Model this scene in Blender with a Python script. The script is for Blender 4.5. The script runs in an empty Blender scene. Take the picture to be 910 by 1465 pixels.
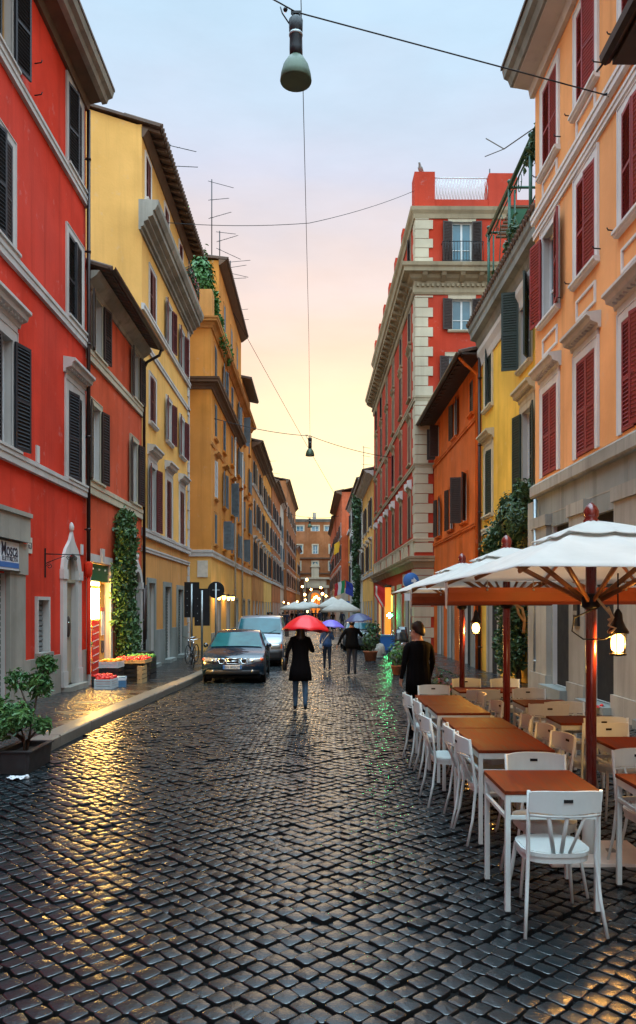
import bpy, math, random
import numpy as np
from mathutils import Vector, Matrix, Euler
PI = math.pi
R = math.radians
rnd = random.Random(11)
scene = bpy.context.scene
C = scene.collection

# ------------------------------------------------------------------ camera
cam_d = bpy.data.cameras.new('camera')
cam = bpy.data.objects.new('camera', cam_d)
C.objects.link(cam)
cam.location = (0, 0, 1.88)
cam.rotation_euler = (R(90), 0, 0)
cam_d.sensor_fit = 'HORIZONTAL'
cam_d.sensor_width = 36
cam_d.lens = 36 * 1100 / 910
cam_d.shift_y = (868 - 732.5) / 910
cam_d.clip_start = 0.05
cam_d.clip_end = 3000
scene.camera = cam

# ------------------------------------------------------------------ world: dusk sky behind thin cloud
SUN_EL, SUN_AZ = 9.0, 2.0           # low sun down the street (+Y)
world = bpy.data.worlds.new('World')
scene.world = world
world.use_nodes = True
wn, wl = world.node_tree.nodes, world.node_tree.links
wn.clear()
w_out = wn.new('ShaderNodeOutputWorld')
sky = wn.new('ShaderNodeTexSky')
sky.sky_type = 'NISHITA'
sky.sun_disc = False
sky.sun_elevation = R(SUN_EL)
sky.sun_rotation = R(SUN_AZ)
bg_sky = wn.new('ShaderNodeBackground')
bg_sky.inputs['Strength'].default_value = 0.02
wl.new(sky.outputs['Color'], bg_sky.inputs['Color'])
tc = wn.new('ShaderNodeTexCoord')
sep = wn.new('ShaderNodeSeparateXYZ')
wl.new(tc.outputs['Generated'], sep.inputs[0])
cn = wn.new('ShaderNodeTexNoise')       # faint unevenness of the cloud layer
cn.inputs['Scale'].default_value = 2.2
cn.inputs['Detail'].default_value = 5
mp = wn.new('ShaderNodeMapping')
mp.inputs['Scale'].default_value = (1, 1, 3.5)
wl.new(tc.outputs['Generated'], mp.inputs[0])
wl.new(mp.outputs[0], cn.inputs['Vector'])
off = wn.new('ShaderNodeMath'); off.operation = 'MULTIPLY_ADD'
off.inputs[1].default_value = 0.24; off.inputs[2].default_value = -0.12
wl.new(cn.outputs['Fac'], off.inputs[0])
zz = wn.new('ShaderNodeMath'); zz.operation = 'ADD'
wl.new(sep.outputs['Z'], zz.inputs[0]); wl.new(off.outputs[0], zz.inputs[1])
def ramp_node(stops):
    r = wn.new('ShaderNodeValToRGB')
    el = r.color_ramp.elements
    while len(el) < len(stops):
        el.new(0.5)
    for e, (p, c) in zip(el, stops):
        e.position = p
        e.color = (*c, 1)
    return r
west = ramp_node([(0.0, (.90, .70, .26)), (0.12, (.94, .82, .38)), (0.23, (.94, .73, .42)), (0.32, (.90, .62, .48)),
                  (0.40, (.80, .67, .66)), (0.49, (.66, .69, .83)), (0.62, (.57, .77, .95)), (1.0, (.47, .67, .80))])
east = ramp_node([(0.0, (.60, .62, .63)), (0.3, (.62, .68, .71)), (0.62, (.56, .69, .77)), (1.0, (.47, .67, .80))])
wl.new(zz.outputs[0], west.inputs[0]); wl.new(zz.outputs[0], east.inputs[0])
az = wn.new('ShaderNodeMapRange')
az.inputs['From Min'].default_value = -0.25; az.inputs['From Max'].default_value = 0.55
wl.new(sep.outputs['Y'], az.inputs['Value'])
mx = wn.new('ShaderNodeMix'); mx.data_type = 'RGBA'
wl.new(az.outputs[0], mx.inputs['Factor'])
wl.new(east.outputs[0], mx.inputs['A']); wl.new(west.outputs[0], mx.inputs['B'])
# an overcast dome is brighter overhead than low down
zb = wn.new('ShaderNodeMapRange')
zb.inputs['From Min'].default_value = 0.64; zb.inputs['From Max'].default_value = 1.0
zb.inputs['To Min'].default_value = 0.94; zb.inputs['To Max'].default_value = 5.6
wl.new(sep.outputs['Z'], zb.inputs['Value'])
# and brighter to the east, where the cloud is open
eb = wn.new('ShaderNodeMapRange')
eb.inputs['From Min'].default_value = 0.45; eb.inputs['From Max'].default_value = -0.55
eb.inputs['To Min'].default_value = 1.0; eb.inputs['To Max'].default_value = 2.4
wl.new(sep.outputs['Y'], eb.inputs['Value'])
zm = wn.new('ShaderNodeMath'); zm.operation = 'MULTIPLY'
wl.new(zb.outputs[0], zm.inputs[0]); wl.new(eb.outputs[0], zm.inputs[1])
cl = wn.new('ShaderNodeTexNoise'); cl.inputs['Scale'].default_value = 5.0; cl.inputs['Detail'].default_value = 6; cl.inputs['Roughness'].default_value = .6
wl.new(mp.outputs[0], cl.inputs['Vector'])
clm = wn.new('ShaderNodeMapRange')
clm.inputs['From Min'].default_value = .3; clm.inputs['From Max'].default_value = .7; clm.inputs['To Min'].default_value = .98; clm.inputs['To Max'].default_value = 1.10
wl.new(cl.outputs['Fac'], clm.inputs['Value'])
zm2 = wn.new('ShaderNodeMath'); zm2.operation = 'MULTIPLY'
wl.new(zm.outputs[0], zm2.inputs[0]); wl.new(clm.outputs[0], zm2.inputs[1]); zm = zm2
bg_cloud = wn.new('ShaderNodeBackground')
wl.new(mx.outputs['Result'], bg_cloud.inputs['Color'])
wl.new(zm.outputs[0], bg_cloud.inputs['Strength'])
add = wn.new('ShaderNodeAddShader')
wl.new(bg_sky.outputs[0], add.inputs[0]); wl.new(bg_cloud.outputs[0], add.inputs[1])
wl.new(add.outputs[0], w_out.inputs['Surface'])

sun_d = bpy.data.lights.new('sun', 'SUN')
sun_d.energy = 0.15
sun_d.angle = R(20)
sun_d.color = (1.0, .78, .5)
sun = bpy.data.objects.new('sun', sun_d)
C.objects.link(sun)
sun.rotation_euler = (R(90 - SUN_EL), 0, R(180 - SUN_AZ))

vs = scene.view_settings
scene.display_settings.display_device = 'sRGB'
vs.view_transform = 'Standard'
vs.look = 'None'
vs.exposure = 0.0
vs.gamma = 1.0
vs.use_curve_mapping = False
scene.render.engine = 'CYCLES'
cy = scene.cycles
cy.use_denoising = True
cy.max_bounces = 8
cy.diffuse_bounces = 4
cy.glossy_bounces = 4
cy.transmission_bounces = 4
cy.sample_clamp_indirect = 6
cy.use_adaptive_sampling = True
cy.adaptive_threshold = 0.02

# ------------------------------------------------------------------ materials
M = {}
def new_mat(name):
    m = bpy.data.materials.new(name)
    m.use_nodes = True
    M[name] = m
    nt = m.node_tree
    return m, nt.nodes, nt.links, nt.nodes['Principled BSDF']
def tex_pos(n, l, scale, detail=4, stretch=None, rough=.55):
    g = n.new('ShaderNodeNewGeometry')
    t = n.new('ShaderNodeTexNoise')
    t.inputs['Scale'].default_value = scale
    t.inputs['Detail'].default_value = detail
    t.inputs['Roughness'].default_value = rough
    if stretch:
        mpn = n.new('ShaderNodeMapping')
        mpn.inputs['Scale'].default_value = stretch
        l.new(g.outputs['Position'], mpn.inputs[0]); l.new(mpn.outputs[0], t.inputs['Vector'])
    else:
        l.new(g.outputs['Position'], t.inputs['Vector'])
    return t
def maprange(n, l, src, a, b, lo, hi):
    m = n.new('ShaderNodeMapRange')
    m.inputs['From Min'].default_value = a; m.inputs['From Max'].default_value = b
    m.inputs['To Min'].default_value = lo; m.inputs['To Max'].default_value = hi
    l.new(src, m.inputs['Value'])
    return m.outputs[0]
def mixc(n, l, fac, a, b, mode='MIX'):
    m = n.new('ShaderNodeMix'); m.data_type = 'RGBA'; m.blend_type = mode
    for key, v in (('Factor', fac), ('A', a), ('B', b)):
        if isinstance(v, (tuple, list)):
            m.inputs[key].default_value = (*v, 1)
        elif isinstance(v, (int, float)):
            m.inputs[key].default_value = v
        else:
            l.new(v, m.inputs[key])
    return m.outputs['Result']
def bump(n, l, p, src, strength, dist=.01):
    b = n.new('ShaderNodeBump')
    b.inputs['Strength'].default_value = strength
    b.inputs['Distance'].default_value = dist
    l.new(src, b.inputs['Height'])
    l.new(b.outputs[0], p.inputs['Normal'])
def plaster(name, c, fade=.22, streak=.55, rough=.85):
    """Lime-washed render: cloudy fading, rain streaks, worn lighter patches."""
    m, n, l, p = new_mat(name)
    c2 = tuple(min(1, v * (1 + fade * 1.2) + .014) for v in c)
    c1 = tuple(v * (1 - fade) for v in c)
    big = tex_pos(n, l, .55, 6)
    col = mixc(n, l, maprange(n, l, big.outputs['Fac'], .33, .67, 0, 1), c1, c2)
    st = tex_pos(n, l, 1.0, 6, (2.6, 2.6, .12), .62)
    lo_ = tex_pos(n, l, .22, 3)
    col = mixc(n, l, maprange(n, l, lo_.outputs['Fac'], .4, .65, 0, .45), col, tuple(min(1, v * .82 + .045) for v in c))
    dark = tuple(v * .45 + .008 for v in c)
    col = mixc(n, l, maprange(n, l, st.outputs['Fac'], .50, .78, 0, streak), col, dark)
    wr = tex_pos(n, l, 2.3, 7, None, .7)
    pale = tuple(v * .55 + .22 for v in c)
    col = mixc(n, l, maprange(n, l, wr.outputs['Fac'], .60, .74, 0, .55), col, pale)
    l.new(col, p.inputs['Base Color'])
    p.inputs['Roughness'].default_value = rough
    p.inputs['Specular IOR Level'].default_value = .12
    fine = tex_pos(n, l, 14, 6)
    bump(n, l, p, fine.outputs['Fac'], .35, .012)
    return m
def surf(name, c, rough=.6, var=.18, scale=6, bmp=.15, metal=0, spec=.4, stretch=None, coat=0, bscale=40):
    m, n, l, p = new_mat(name)
    t = tex_pos(n, l, scale, 5, stretch)
    a = tuple(v * (1 - var) for v in c); b = tuple(min(1, v * (1 + var)) for v in c)
    l.new(mixc(n, l, maprange(n, l, t.outputs['Fac'], .3, .7, 0, 1), a, b), p.inputs['Base Color'])
    l.new(maprange(n, l, t.outputs['Fac'], .3, .7, max(.02, rough * .85), min(1, rough * 1.15)), p.inputs['Roughness'])
    p.inputs['Metallic'].default_value = metal
    p.inputs['Specular IOR Level'].default_value = spec
    p.inputs['Coat Weight'].default_value = coat
    p.inputs['Coat Roughness'].default_value = .04
    if bmp:
        f = tex_pos(n, l, bscale, 4, stretch)
        bump(n, l, p, f.outputs['Fac'], bmp, .004)
    return m
def glow(name, c, strength):
    m, n, l, p = new_mat(name)
    p.inputs['Base Color'].default_value = (*c, 1)
    p.inputs['Emission Color'].default_value = (*c, 1)
    p.inputs['Emission Strength'].default_value = strength
    return m
def leafmat(name, c, c2, rough=.42):
    m, n, l, p = new_mat(name)
    t = tex_pos(n, l, 7, 3)
    l.new(mixc(n, l, maprange(n, l, t.outputs['Fac'], .35, .65, 0, 1), c, c2), p.inputs['Base Color'])
    p.inputs['Roughness'].default_value = rough
    p.inputs['Specular IOR Level'].default_value = .4
    return m

plaster('red_plaster', (.60, .032, .009), .18, .65)
plaster('rose_plaster', (.58, .085, .03), .2, .7)
plaster('ochre_plaster', (.66, .37, .085), .12, .35)
plaster('tan_plaster', (.58, .27, .075), .2)
plaster('amber_plaster', (.62, .25, .042), .2)
plaster('gold_plaster', (.74, .41, .11), .12, .35)
plaster('peach_plaster', (.78, .355, .135), .12, .5)
plaster('lemon_plaster', (.74, .43, .055), .18, .4)
plaster('rust_plaster', (.60, .115, .010), .25, .5)
plaster('crimson_plaster', (.44, .036, .011), .12, .3)
plaster('brown_plaster', (.48, .20, .055))
plaster('umber_plaster', (.36, .12, .04))
plaster('pale_plaster', (.50, .47, .40))
plaster('white_plaster', (.62, .62, .60))
plaster('brick_plaster', (.30, .115, .042), .2)
plaster('coral_plaster', (.46, .10, .035))
plaster('grey_stone', (.225, .245, .23), .25, .8, .7)
plaster('palace_stone', (.34, .285, .19), .2, .6, .75)
plaster('cream_stone', (.50, .445, .33), .14, .5, .75)
plaster('cornice_stone', (.27, .255, .215), .3, .8, .75)
plaster('trim_stone', (.50, .48, .455), .14, .45, .75)
plaster('white_trim', (.64, .63, .62), .1, .3, .7)
plaster('dirty_stone', (.30, .285, .245), .3, .8, .7)
surf('brown_soffit', (.13, .075, .045), .75, .25, 3)
surf('roof_tile', (.10, .06, .042), .7, .4, 5, .4)
surf('dark_wood', (.04, .025, .018), .6, .3, 8)
surf('charcoal_paint', (.022, .024, .030), .45, .2, 5)
surf('maroon_paint', (.115, .022, .022), .5, .2, 4)
surf('burgundy_paint', (.24, .026, .030), .5, .2, 4)
surf('darkgreen_paint', (.018, .036, .03), .45, .2, 4)
surf('brownblack_paint', (.035, .02, .017), .5, .2, 4)
surf('slateblue_paint', (.11, .155, .19), .55, .2, 4)
surf('blue_paint', (.07, .19, .34), .5, .2, 4)
surf('frame_white', (.60, .63, .64), .4, .08, 4)
surf('frame_wood', (.42, .24, .08), .5, .2, 6)
surf('door_cream', (.33, .29, .21), .55, .15, 3)
surf('roller_shutter', (.10, .115, .105), .45, .2, 4, .1, .3)
surf('iron', (.018, .018, .02), .4, .2, 10, .1, .6)
surf('pipe_metal', (.035, .022, .02), .35, .25, 6, .1, .5)
surf('pale_pipe', (.40, .36, .30), .5, .15, 6)
surf('zinc', (.30, .33, .34), .35, .2, 3, .1, .7)
surf('green_iron', (.02, .075, .05), .45, .2, 8, .1, .2)
surf('green_panel', (.012, .10, .045), .45, .15, 5)
surf('sign_white', (.62, .67, .72), .5, .1, 3, 0)
surf('sign_blue', (.03, .14, .42), .4, .05, 3, 0)
surf('sign_ink', (.015, .02, .05), .5, .05, 3, 0)
surf('sign_red', (.55, .02, .02), .45, .05, 3, 0)
surf('sign_green', (.02, .28, .08), .45, .05, 3, 0)
surf('plaque_cream', (.58, .54, .46), .55, .12, 6, 0)
surf('white_paint', (.58, .67, .66), .36, .06, 7, .05)
surf('marble', (.74, .72, .66), .35, .12, 5, .05)
surf('mahogany', (.15, .027, .008), .6, .35, 3, .1, 0, .12, (14, 1.2, 14), 0)
surf('pole_wood', (.16, .018, .012), .28, .3, 3, .1, 0, .5, (12, 12, 1), .4)
surf('strut_wood', (.30, .115, .035), .45, .3, 5)
surf('gutter_fabric', (.25, .055, .018), .5, .2, 4)
surf('black_cloth', (.0035, .0035, .0042), .95, .3, 9, .5, 0, .1, None, 0, 14)
surf('navy_cloth', (.018, .024, .05), .7, .3, 9, .3)
surf('denim', (.035, .085, .15), .8, .3, 12, .3)
surf('blue_cloth', (.04, .10, .26), .75, .3, 9, .3)
surf('dark_denim', (.014, .018, .03), .8, .3, 12, .3)
surf('skin', (.46, .25, .17), .5, .08, 20, 0)
surf('hair_dark', (.012, .009, .008), .45, .3, 60, .3)
surf('red_nylon', (.75, .012, .018), .35, .08, 3, .05)
surf('violet_nylon', (.16, .12, .52), .4, .1, 3, .05)
surf('navy_nylon', (.045, .055, .13), .35, .15, 3, .05)
surf('leather_black', (.012, .011, .012), .35, .2, 20, .1)
surf('rubber', (.012, .012, .013), .7, .2, 20, .1)
surf('chrome', (.70, .71, .72), .12, .05, 3, 0, 1)
surf('car_black', (.005, .020, .042), .18, .1, 3, 0, .1, .6, None, 1)
surf('van_silver', (.30, .34, .39), .3, .08, 2, 0, .5, .5, None, .8)
surf('car_silver', (.32, .35, .38), .3, .08, 2, 0, .5, .5, None, .8)
surf('car_grey', (.10, .12, .14), .3, .08, 2, 0, .4, .5, None, .8)
surf('car_plastic', (.018, .018, .02), .5, .1, 10, 0)
surf('headlight', (.36, .36, .35), .08, .1, 30, 0, .3, .8, None, 1)
surf('amber_lens', (.62, .10, .02), .1, .1, 20, 0, 0, .6, None, 1)
surf('car_glass', (.012, .085, .11), .07, .3, 1.5, 0, 0, .35)
surf('window_glass', (.016, .022, .028), .06, .3, .8, .02, 0, .8)
surf('sky_tint_glass', (.05, .16, .22), .05, .3, .9, .02, 0, .9)  # blue of the reflected sky put into the panes' base colour
surf('void_dark', (.008, .008, .008), .9, .2, 3, 0)
surf('soil', (.03, .02, .014), .95, .3, 20, .5)
surf('crate_plastic', (.015, .016, .018), .45, .2, 8, .1)
surf('crate_white', (.55, .60, .62), .4, .1, 8, .1)
surf('crate_wood', (.45, .30, .14), .7, .2, 8, .2)
surf('tomato', (.62, .025, .015), .25, .2, 30, 0)
surf('orange_fruit', (.75, .26, .01), .4, .15, 30, .1)
surf('greens', (.07, .20, .03), .6, .3, 30, .2)
surf('terracotta', (.34, .12, .055), .7, .2, 8, .2)
surf('planter_black', (.02, .02, .021), .5, .25, 8, .2)
surf('bark', (.075, .052, .035), .85, .3, 12, .5)
surf('lamp_green', (.055, .085, .05), .45, .2, 6, .1, .2)
surf('lamp_inner', (.045, .05, .04), .6, .15, 6, .1)
surf('lamp_black', (.014, .016, .02), .4, .2, 6, .1, .3)
surf('bulb_glass', (.75, .74, .68), .15, .05, 6, 0)
surf('rope', (.50, .38, .22), .9, .2, 30, .3)
surf('bird_grey', (.40, .42, .44), .7, .2, 20, .2)
leafmat('ivy_leaf', (.018, .06, .02), (.075, .15, .04))
leafmat('bush_leaf', (.016, .05, .022), (.055, .105, .03))
leafmat('bright_leaf', (.03, .13, .025), (.07, .20, .04))
leafmat('shrub_leaf', (.025, .10, .03), (.09, .20, .055), .38)
leafmat('pink_flower', (.45, .06, .10), (.6, .2, .22))
glow('shop_light', (1.0, .58, .14), 115)
glow('tube_light', (1.0, .70, .28), 40)
glow('shop_warm', (1.0, .52, .10), 2.0)
def clear_glow(name, c, strength):
    m, n, l, p = new_mat(name)
    e = n.new('ShaderNodeEmission'); e.inputs[0].default_value = (*c, 1); e.inputs[1].default_value = strength
    t = n.new('ShaderNodeBsdfTransparent'); t.inputs[0].default_value = (1, .93, .8, 1)
    x = n.new('ShaderNodeMixShader'); x.inputs[0].default_value = .45
    l.new(t.outputs[0], x.inputs[1]); l.new(e.outputs[0], x.inputs[2]); l.new(x.outputs[0], n['Material Output'].inputs['Surface'])
clear_glow('lantern_glow', (1.0, .52, .12), 40)
glow('far_glow', (1.0, .46, .12), 45)
glow('orange_glow', (1.0, .26, .03), 1.0)
glow('green_glow', (.03, 1.0, .30), 90)

def cloth_mat(name, c, trans):
    m, n, l, p = new_mat(name)
    t = tex_pos(n, l, 3.0, 5)
    col = mixc(n, l, maprange(n, l, t.outputs['Fac'], .3, .7, 0, 1), tuple(v * .86 for v in c), c)
    l.new(col, p.inputs['Base Color'])
    p.inputs['Roughness'].default_value = .8
    w = n.new('ShaderNodeTexNoise'); w.inputs['Scale'].default_value = 6; w.inputs['Detail'].default_value = 3
    g = n.new('ShaderNodeNewGeometry'); l.new(g.outputs['Position'], w.inputs['Vector'])
    bump(n, l, p, w.outputs['Fac'], .4, .02)
    tr = n.new('ShaderNodeBsdfTranslucent'); l.new(col, tr.inputs['Color'])
    mx = n.new('ShaderNodeMixShader'); mx.inputs[0].default_value = trans
    o = n['Material Output']
    l.new(p.outputs[0], mx.inputs[1]); l.new(tr.outputs[0], mx.inputs[2]); l.new(mx.outputs[0], o.inputs['Surface'])
    return m
cloth_mat('canvas', (.80, .78, .73), .38)
cloth_mat('flag_white', (.7, .7, .7), .2)
cloth_mat('flag_red', (.5, .02, .03), .2)
cloth_mat('flag_green', (.02, .25, .08), .2)
cloth_mat('flag_blue', (.03, .05, .33), .2)
cloth_mat('flag_yellow', (.7, .4, .02), .2)

def wet_stone():
    m, n, l, p = new_mat('wet_cobble')
    att = n.new('ShaderNodeAttribute'); att.attribute_name = 'stone'
    fine = tex_pos(n, l, 34, 6, None, .65)
    a = mixc(n, l, att.outputs['Fac'], (.003, .0105, .015), (.012, .0235, .029))
    col = mixc(n, l, maprange(n, l, fine.outputs['Fac'], .35, .7, 0, .6), a, (.006, .011, .0135))
    l.new(col, p.inputs['Base Color'])
    wet = tex_pos(n, l, 1.1, 4)
    r1 = maprange(n, l, wet.outputs['Fac'], .35, .65, .09, .22)
    r2 = maprange(n, l, fine.outputs['Fac'], .3, .7, -.05, .12)
    ad = n.new('ShaderNodeMath'); ad.operation = 'ADD'
    l.new(r1, ad.inputs[0]); l.new(r2, ad.inputs[1])
    l.new(ad.outputs[0], p.inputs['Roughness'])
    p.inputs['Specular IOR Level'].default_value = .5
    p.inputs['IOR'].default_value = 1.85
    b = tex_pos(n, l, 26, 6, None, .62)
    bump(n, l, p, b.outputs['Fac'], .42, .009)
wet_stone()
surf('joint_dirt', (.006, .006, .006), .85, .4, 20, .6, 0, .15)
def wet_paving(name, c, vs_, bs, r0, r1):
    m, n, l, p = new_mat(name)
    g = n.new('ShaderNodeNewGeometry')
    mpn = n.new('ShaderNodeMapping'); mpn.inputs['Rotation'].default_value = (0, 0, R(45))
    l.new(g.outputs['Position'], mpn.inputs[0])
    v = n.new('ShaderNodeTexVoronoi'); v.inputs['Scale'].default_value = vs_; v.inputs['Randomness'].default_value = .55
    l.new(mpn.outputs[0], v.inputs['Vector'])
    d = maprange(n, l, v.outputs['Distance'], .25, .6, 1, 0)
    col = mixc(n, l, d, tuple(x * .45 for x in c), c)
    t = tex_pos(n, l, 1.3, 5)
    col = mixc(n, l, maprange(n, l, t.outputs['Fac'], .35, .65, 0, .6), col, tuple(x * 1.5 for x in c))
    l.new(col, p.inputs['Base Color'])
    l.new(maprange(n, l, t.outputs['Fac'], .35, .65, r0, r1), p.inputs['Roughness'])
    f = tex_pos(n, l, 45, 5)
    s = n.new('ShaderNodeMath'); s.operation = 'MULTIPLY_ADD'; s.inputs[1].default_value = .25
    l.new(f.outputs['Fac'], s.inputs[0]); l.new(d, s.inputs[2])
    bump(n, l, p, s.outputs[0], bs, .012)
wet_paving('wet_far_cobble', (.026, .028, .029), 8.5, .5, .2, .36)
wet_paving('wet_pavement', (.024, .026, .027), 9.0, 1.0, .16, .32)
surf('kerb_granite', (.17, .155, .13), .38, .25, 10, .4)
# ------------------------------------------------------------------ mesh building
class MB:
    def __init__(self):
        self.v, self.f, self.mi, self.sm = [], [], [], []
    def face(self, idx, m=0, s=False):
        self.f.append(tuple(idx)); self.mi.append(m); self.sm.append(s)
    def poly(self, pts, m=0, s=False):
        b = len(self.v)
        self.v.extend([tuple(p) for p in pts])
        self.face(range(b, b + len(pts)), m, s)
    def box(self, x0, x1, y0, y1, z0, z1, m=0, T=None):
        P = [(x0, y0, z0), (x1, y0, z0), (x1, y1, z0), (x0, y1, z0), (x0, y0, z1), (x1, y0, z1), (x1, y1, z1), (x0, y1, z1)]
        if T is not None:
            P = [tuple(T @ Vector(p)) for p in P]
        b = len(self.v); self.v.extend(P)
        for q in ((0, 3, 2, 1), (4, 5, 6, 7), (0, 1, 5, 4), (1, 2, 6, 5), (2, 3, 7, 6), (3, 0, 4, 7)):
            self.face([b + i for i in q], m)
        return self
    def cbox(self, c, s, m=0, rot=None):
        T = Matrix.Translation(Vector(c))
        if rot is not None:
            T = T @ Euler(rot).to_matrix().to_4x4()
        x, y, z = s[0] / 2, s[1] / 2, s[2] / 2
        return self.box(-x, x, -y, y, -z, z, m, T)
    def prism(self, poly, a0, a1, axis='x', m=0, T=None, s=False):
        """poly: (u, v) outline; extruded along the axis from a0 to a1."""
        def P(u, v, a):
            p = {'x': (a, u, v), 'y': (u, a, v), 'z': (u, v, a)}[axis]
            return tuple(T @ Vector(p)) if T is not None else p
        n = len(poly); b = len(self.v)
        self.v.extend([P(u, v, a0) for u, v in poly]); self.v.extend([P(u, v, a1) for u, v in poly])
        for i in range(n):
            j = (i + 1) % n
            self.face((b + i, b + j, b + n + j, b + n + i), m, s)
        self.face([b + i for i in range(n - 1, -1, -1)], m); self.face([b + n + i for i in range(n)], m)
        return self
    def tube(self, pts, r, n=8, m=0, cap=True, flat=None):
        pts = [Vector(p) for p in pts]
        rr = r if isinstance(r, (list, tuple)) else [r] * len(pts)
        base = len(self.v); up = Vector((0, 0, 1)); prev = None
        for i, p in enumerate(pts):
            d = (pts[min(i + 1, len(pts) - 1)] - pts[max(i - 1, 0)])
            d = d.normalized() if d.length > 1e-9 else Vector((0, 0, 1))
            if prev is None:
                ref = up if abs(d.z) < .95 else Vector((1, 0, 0))
                a = d.cross(ref).normalized()
            else:
                a = (prev - d * prev.dot(d))
                a = a.normalized() if a.length > 1e-6 else d.orthogonal().normalized()
            prev = a; bb = d.cross(a)
            fx, fy = flat if flat else (1, 1)
            for k in range(n):
                t = 2 * PI * k / n
                self.v.append(tuple(p + (a * math.cos(t) * fx + bb * math.sin(t) * fy) * rr[i]))
        for i in range(len(pts) - 1):
            for k in range(n):
                k2 = (k + 1) % n
                self.face((base + i * n + k, base + i * n + k2, base + (i + 1) * n + k2, base + (i + 1) * n + k), m, True)
        if cap:
            self.face([base + k for k in range(n - 1, -1, -1)], m)
            e = base + (len(pts) - 1) * n
            self.face([e + k for k in range(n)], m)
        return self
    def lathe(self, prof, n=16, c=(0, 0, 0), m=0, s=True, T=None):
        b = len(self.v)
        for r, z in prof:
            for k in range(n):
                t = 2 * PI * k / n
                p = Vector((c[0] + r * math.cos(t), c[1] + r * math.sin(t), c[2] + z))
                self.v.append(tuple(T @ p) if T is not None else tuple(p))
        for i in range(len(prof) - 1):
            for k in range(n):
                k2 = (k + 1) % n
                self.face((b + i * n + k, b + i * n + k2, b + (i + 1) * n + k2, b + (i + 1) * n + k), m, s)
        if prof[0][0] > 1e-6: self.face([b + k for k in range(n - 1, -1, -1)], m)
        if prof[-1][0] > 1e-6: self.face([b + (len(prof) - 1) * n + k for k in range(n)], m)
        return self
    def ball(self, c, r, n=8, m=0, sq=1.0):
        k = max(4, n // 2)
        self.lathe([(max(1e-7, r * math.sin(PI * i / k)), -r * sq * math.cos(PI * i / k)) for i in range(k + 1)], n, c, m)
        return self
    def grid(self, fn, nu, nv, m=0, s=True, closed_u=False):
        b = len(self.v)
        for j in range(nv + 1):
            for i in range(nu if closed_u else nu + 1):
                self.v.append(tuple(fn(i / nu, j / nv)))
        w = nu if closed_u else nu + 1
        for j in range(nv):
            for i in range(nu):
                i2 = (i + 1) % w if closed_u else i + 1
                self.face((b + j * w + i, b + j * w + i2, b + (j + 1) * w + i2, b + (j + 1) * w + i), m, s)
        return self
    def loft(self, rings, m=0, s=True, cap=True):
        n = len(rings[0]); b = len(self.v)
        for rg in rings: self.v.extend([tuple(p) for p in rg])
        for i in range(len(rings) - 1):
            for k in range(n):
                k2 = (k + 1) % n
                self.face((b + i * n + k, b + i * n + k2, b + (i + 1) * n + k2, b + (i + 1) * n + k), m, s)
        if cap:
            self.face([b + k for k in range(n - 1, -1, -1)], m)
            self.face([b + (len(rings) - 1) * n + k for k in range(n)], m)
        return self
    def mesh(self, name, mats):
        me = bpy.data.meshes.new(name)
        me.from_pydata(self.v, [], self.f)
        for mm in (mats if isinstance(mats, (list, tuple)) else [mats]):
            me.materials.append(M[mm])
        me.polygons.foreach_set('material_index', self.mi)
        me.polygons.foreach_set('use_smooth', self.sm)
        me.update()
        return me
    def build(self, name, mats, parent=None, T=None):
        return link(name, self.mesh(name, mats), parent, T)

def link(name, me, parent=None, T=None):
    o = bpy.data.objects.new(name, me)
    C.objects.link(o)
    if parent is not None: o.parent = parent
    if T is not None: o.matrix_basis = T
    return o
def tag(o, label=None, cat=None, group=None, kind=None):
    if label: o['label'] = label
    if cat: o['category'] = cat
    if group: o['group'] = group
    if kind: o['kind'] = kind
    return o
def thing(name, label, cat, loc=(0, 0, 0), rz=0, group=None):
    o = link(name, None)
    o.location = loc; o.rotation_euler = (0, 0, rz)
    return tag(o, label, cat, group)
def dup(root, loc=None, rz=None, label=None, group=None):
    r = root.copy(); C.objects.link(r)
    if loc is not None: r.location = loc
    if rz is not None: r.rotation_euler = (0, 0, rz)
    if label: r['label'] = label
    if group: r['group'] = group
    for ch in list(root.children):
        c = ch.copy(); C.objects.link(c); c.parent = r
        for g in list(ch.children):
            d = g.copy(); C.objects.link(d); d.parent = c
    return r
def soften(o, w=.004, seg=2):
    b = o.modifiers.new('soft_edge', 'BEVEL'); b.width = w; b.segments = seg; b.limit_method = 'ANGLE'
    return o
def TR(x, y, z, rz=0):
    return Matrix.Translation((x, y, z)) @ Matrix.Rotation(rz, 4, 'Z')
def text_part(body, size, mat, parent, T, name='lettering', sx=1.0, depth=.003, align='LEFT', bold=0):
    cu = bpy.data.curves.new('lettering_curve', 'FONT')
    cu.body = body; cu.size = size; cu.extrude = depth; cu.align_x = align; cu.offset = bold
    cu.resolution_u = 4
    tmp = bpy.data.objects.new('lettering_tmp', cu); C.objects.link(tmp)
    dg = bpy.context.evaluated_depsgraph_get()
    me = bpy.data.meshes.new_from_object(tmp.evaluated_get(dg))
    bpy.data.objects.remove(tmp); bpy.data.curves.remove(cu)
    me.materials.clear(); me.materials.append(M[mat])
    me.transform(Matrix.Diagonal((sx, 1, 1, 1)))
    return link(name, me, parent, T @ Matrix.Rotation(R(90), 4, 'X'))
def gz(y):
    """The street falls a little away from the camera."""
    t = min(1, max(0, (y - 8) / 20))
    return -.34 * t * t * (3 - 2 * t)

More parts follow.
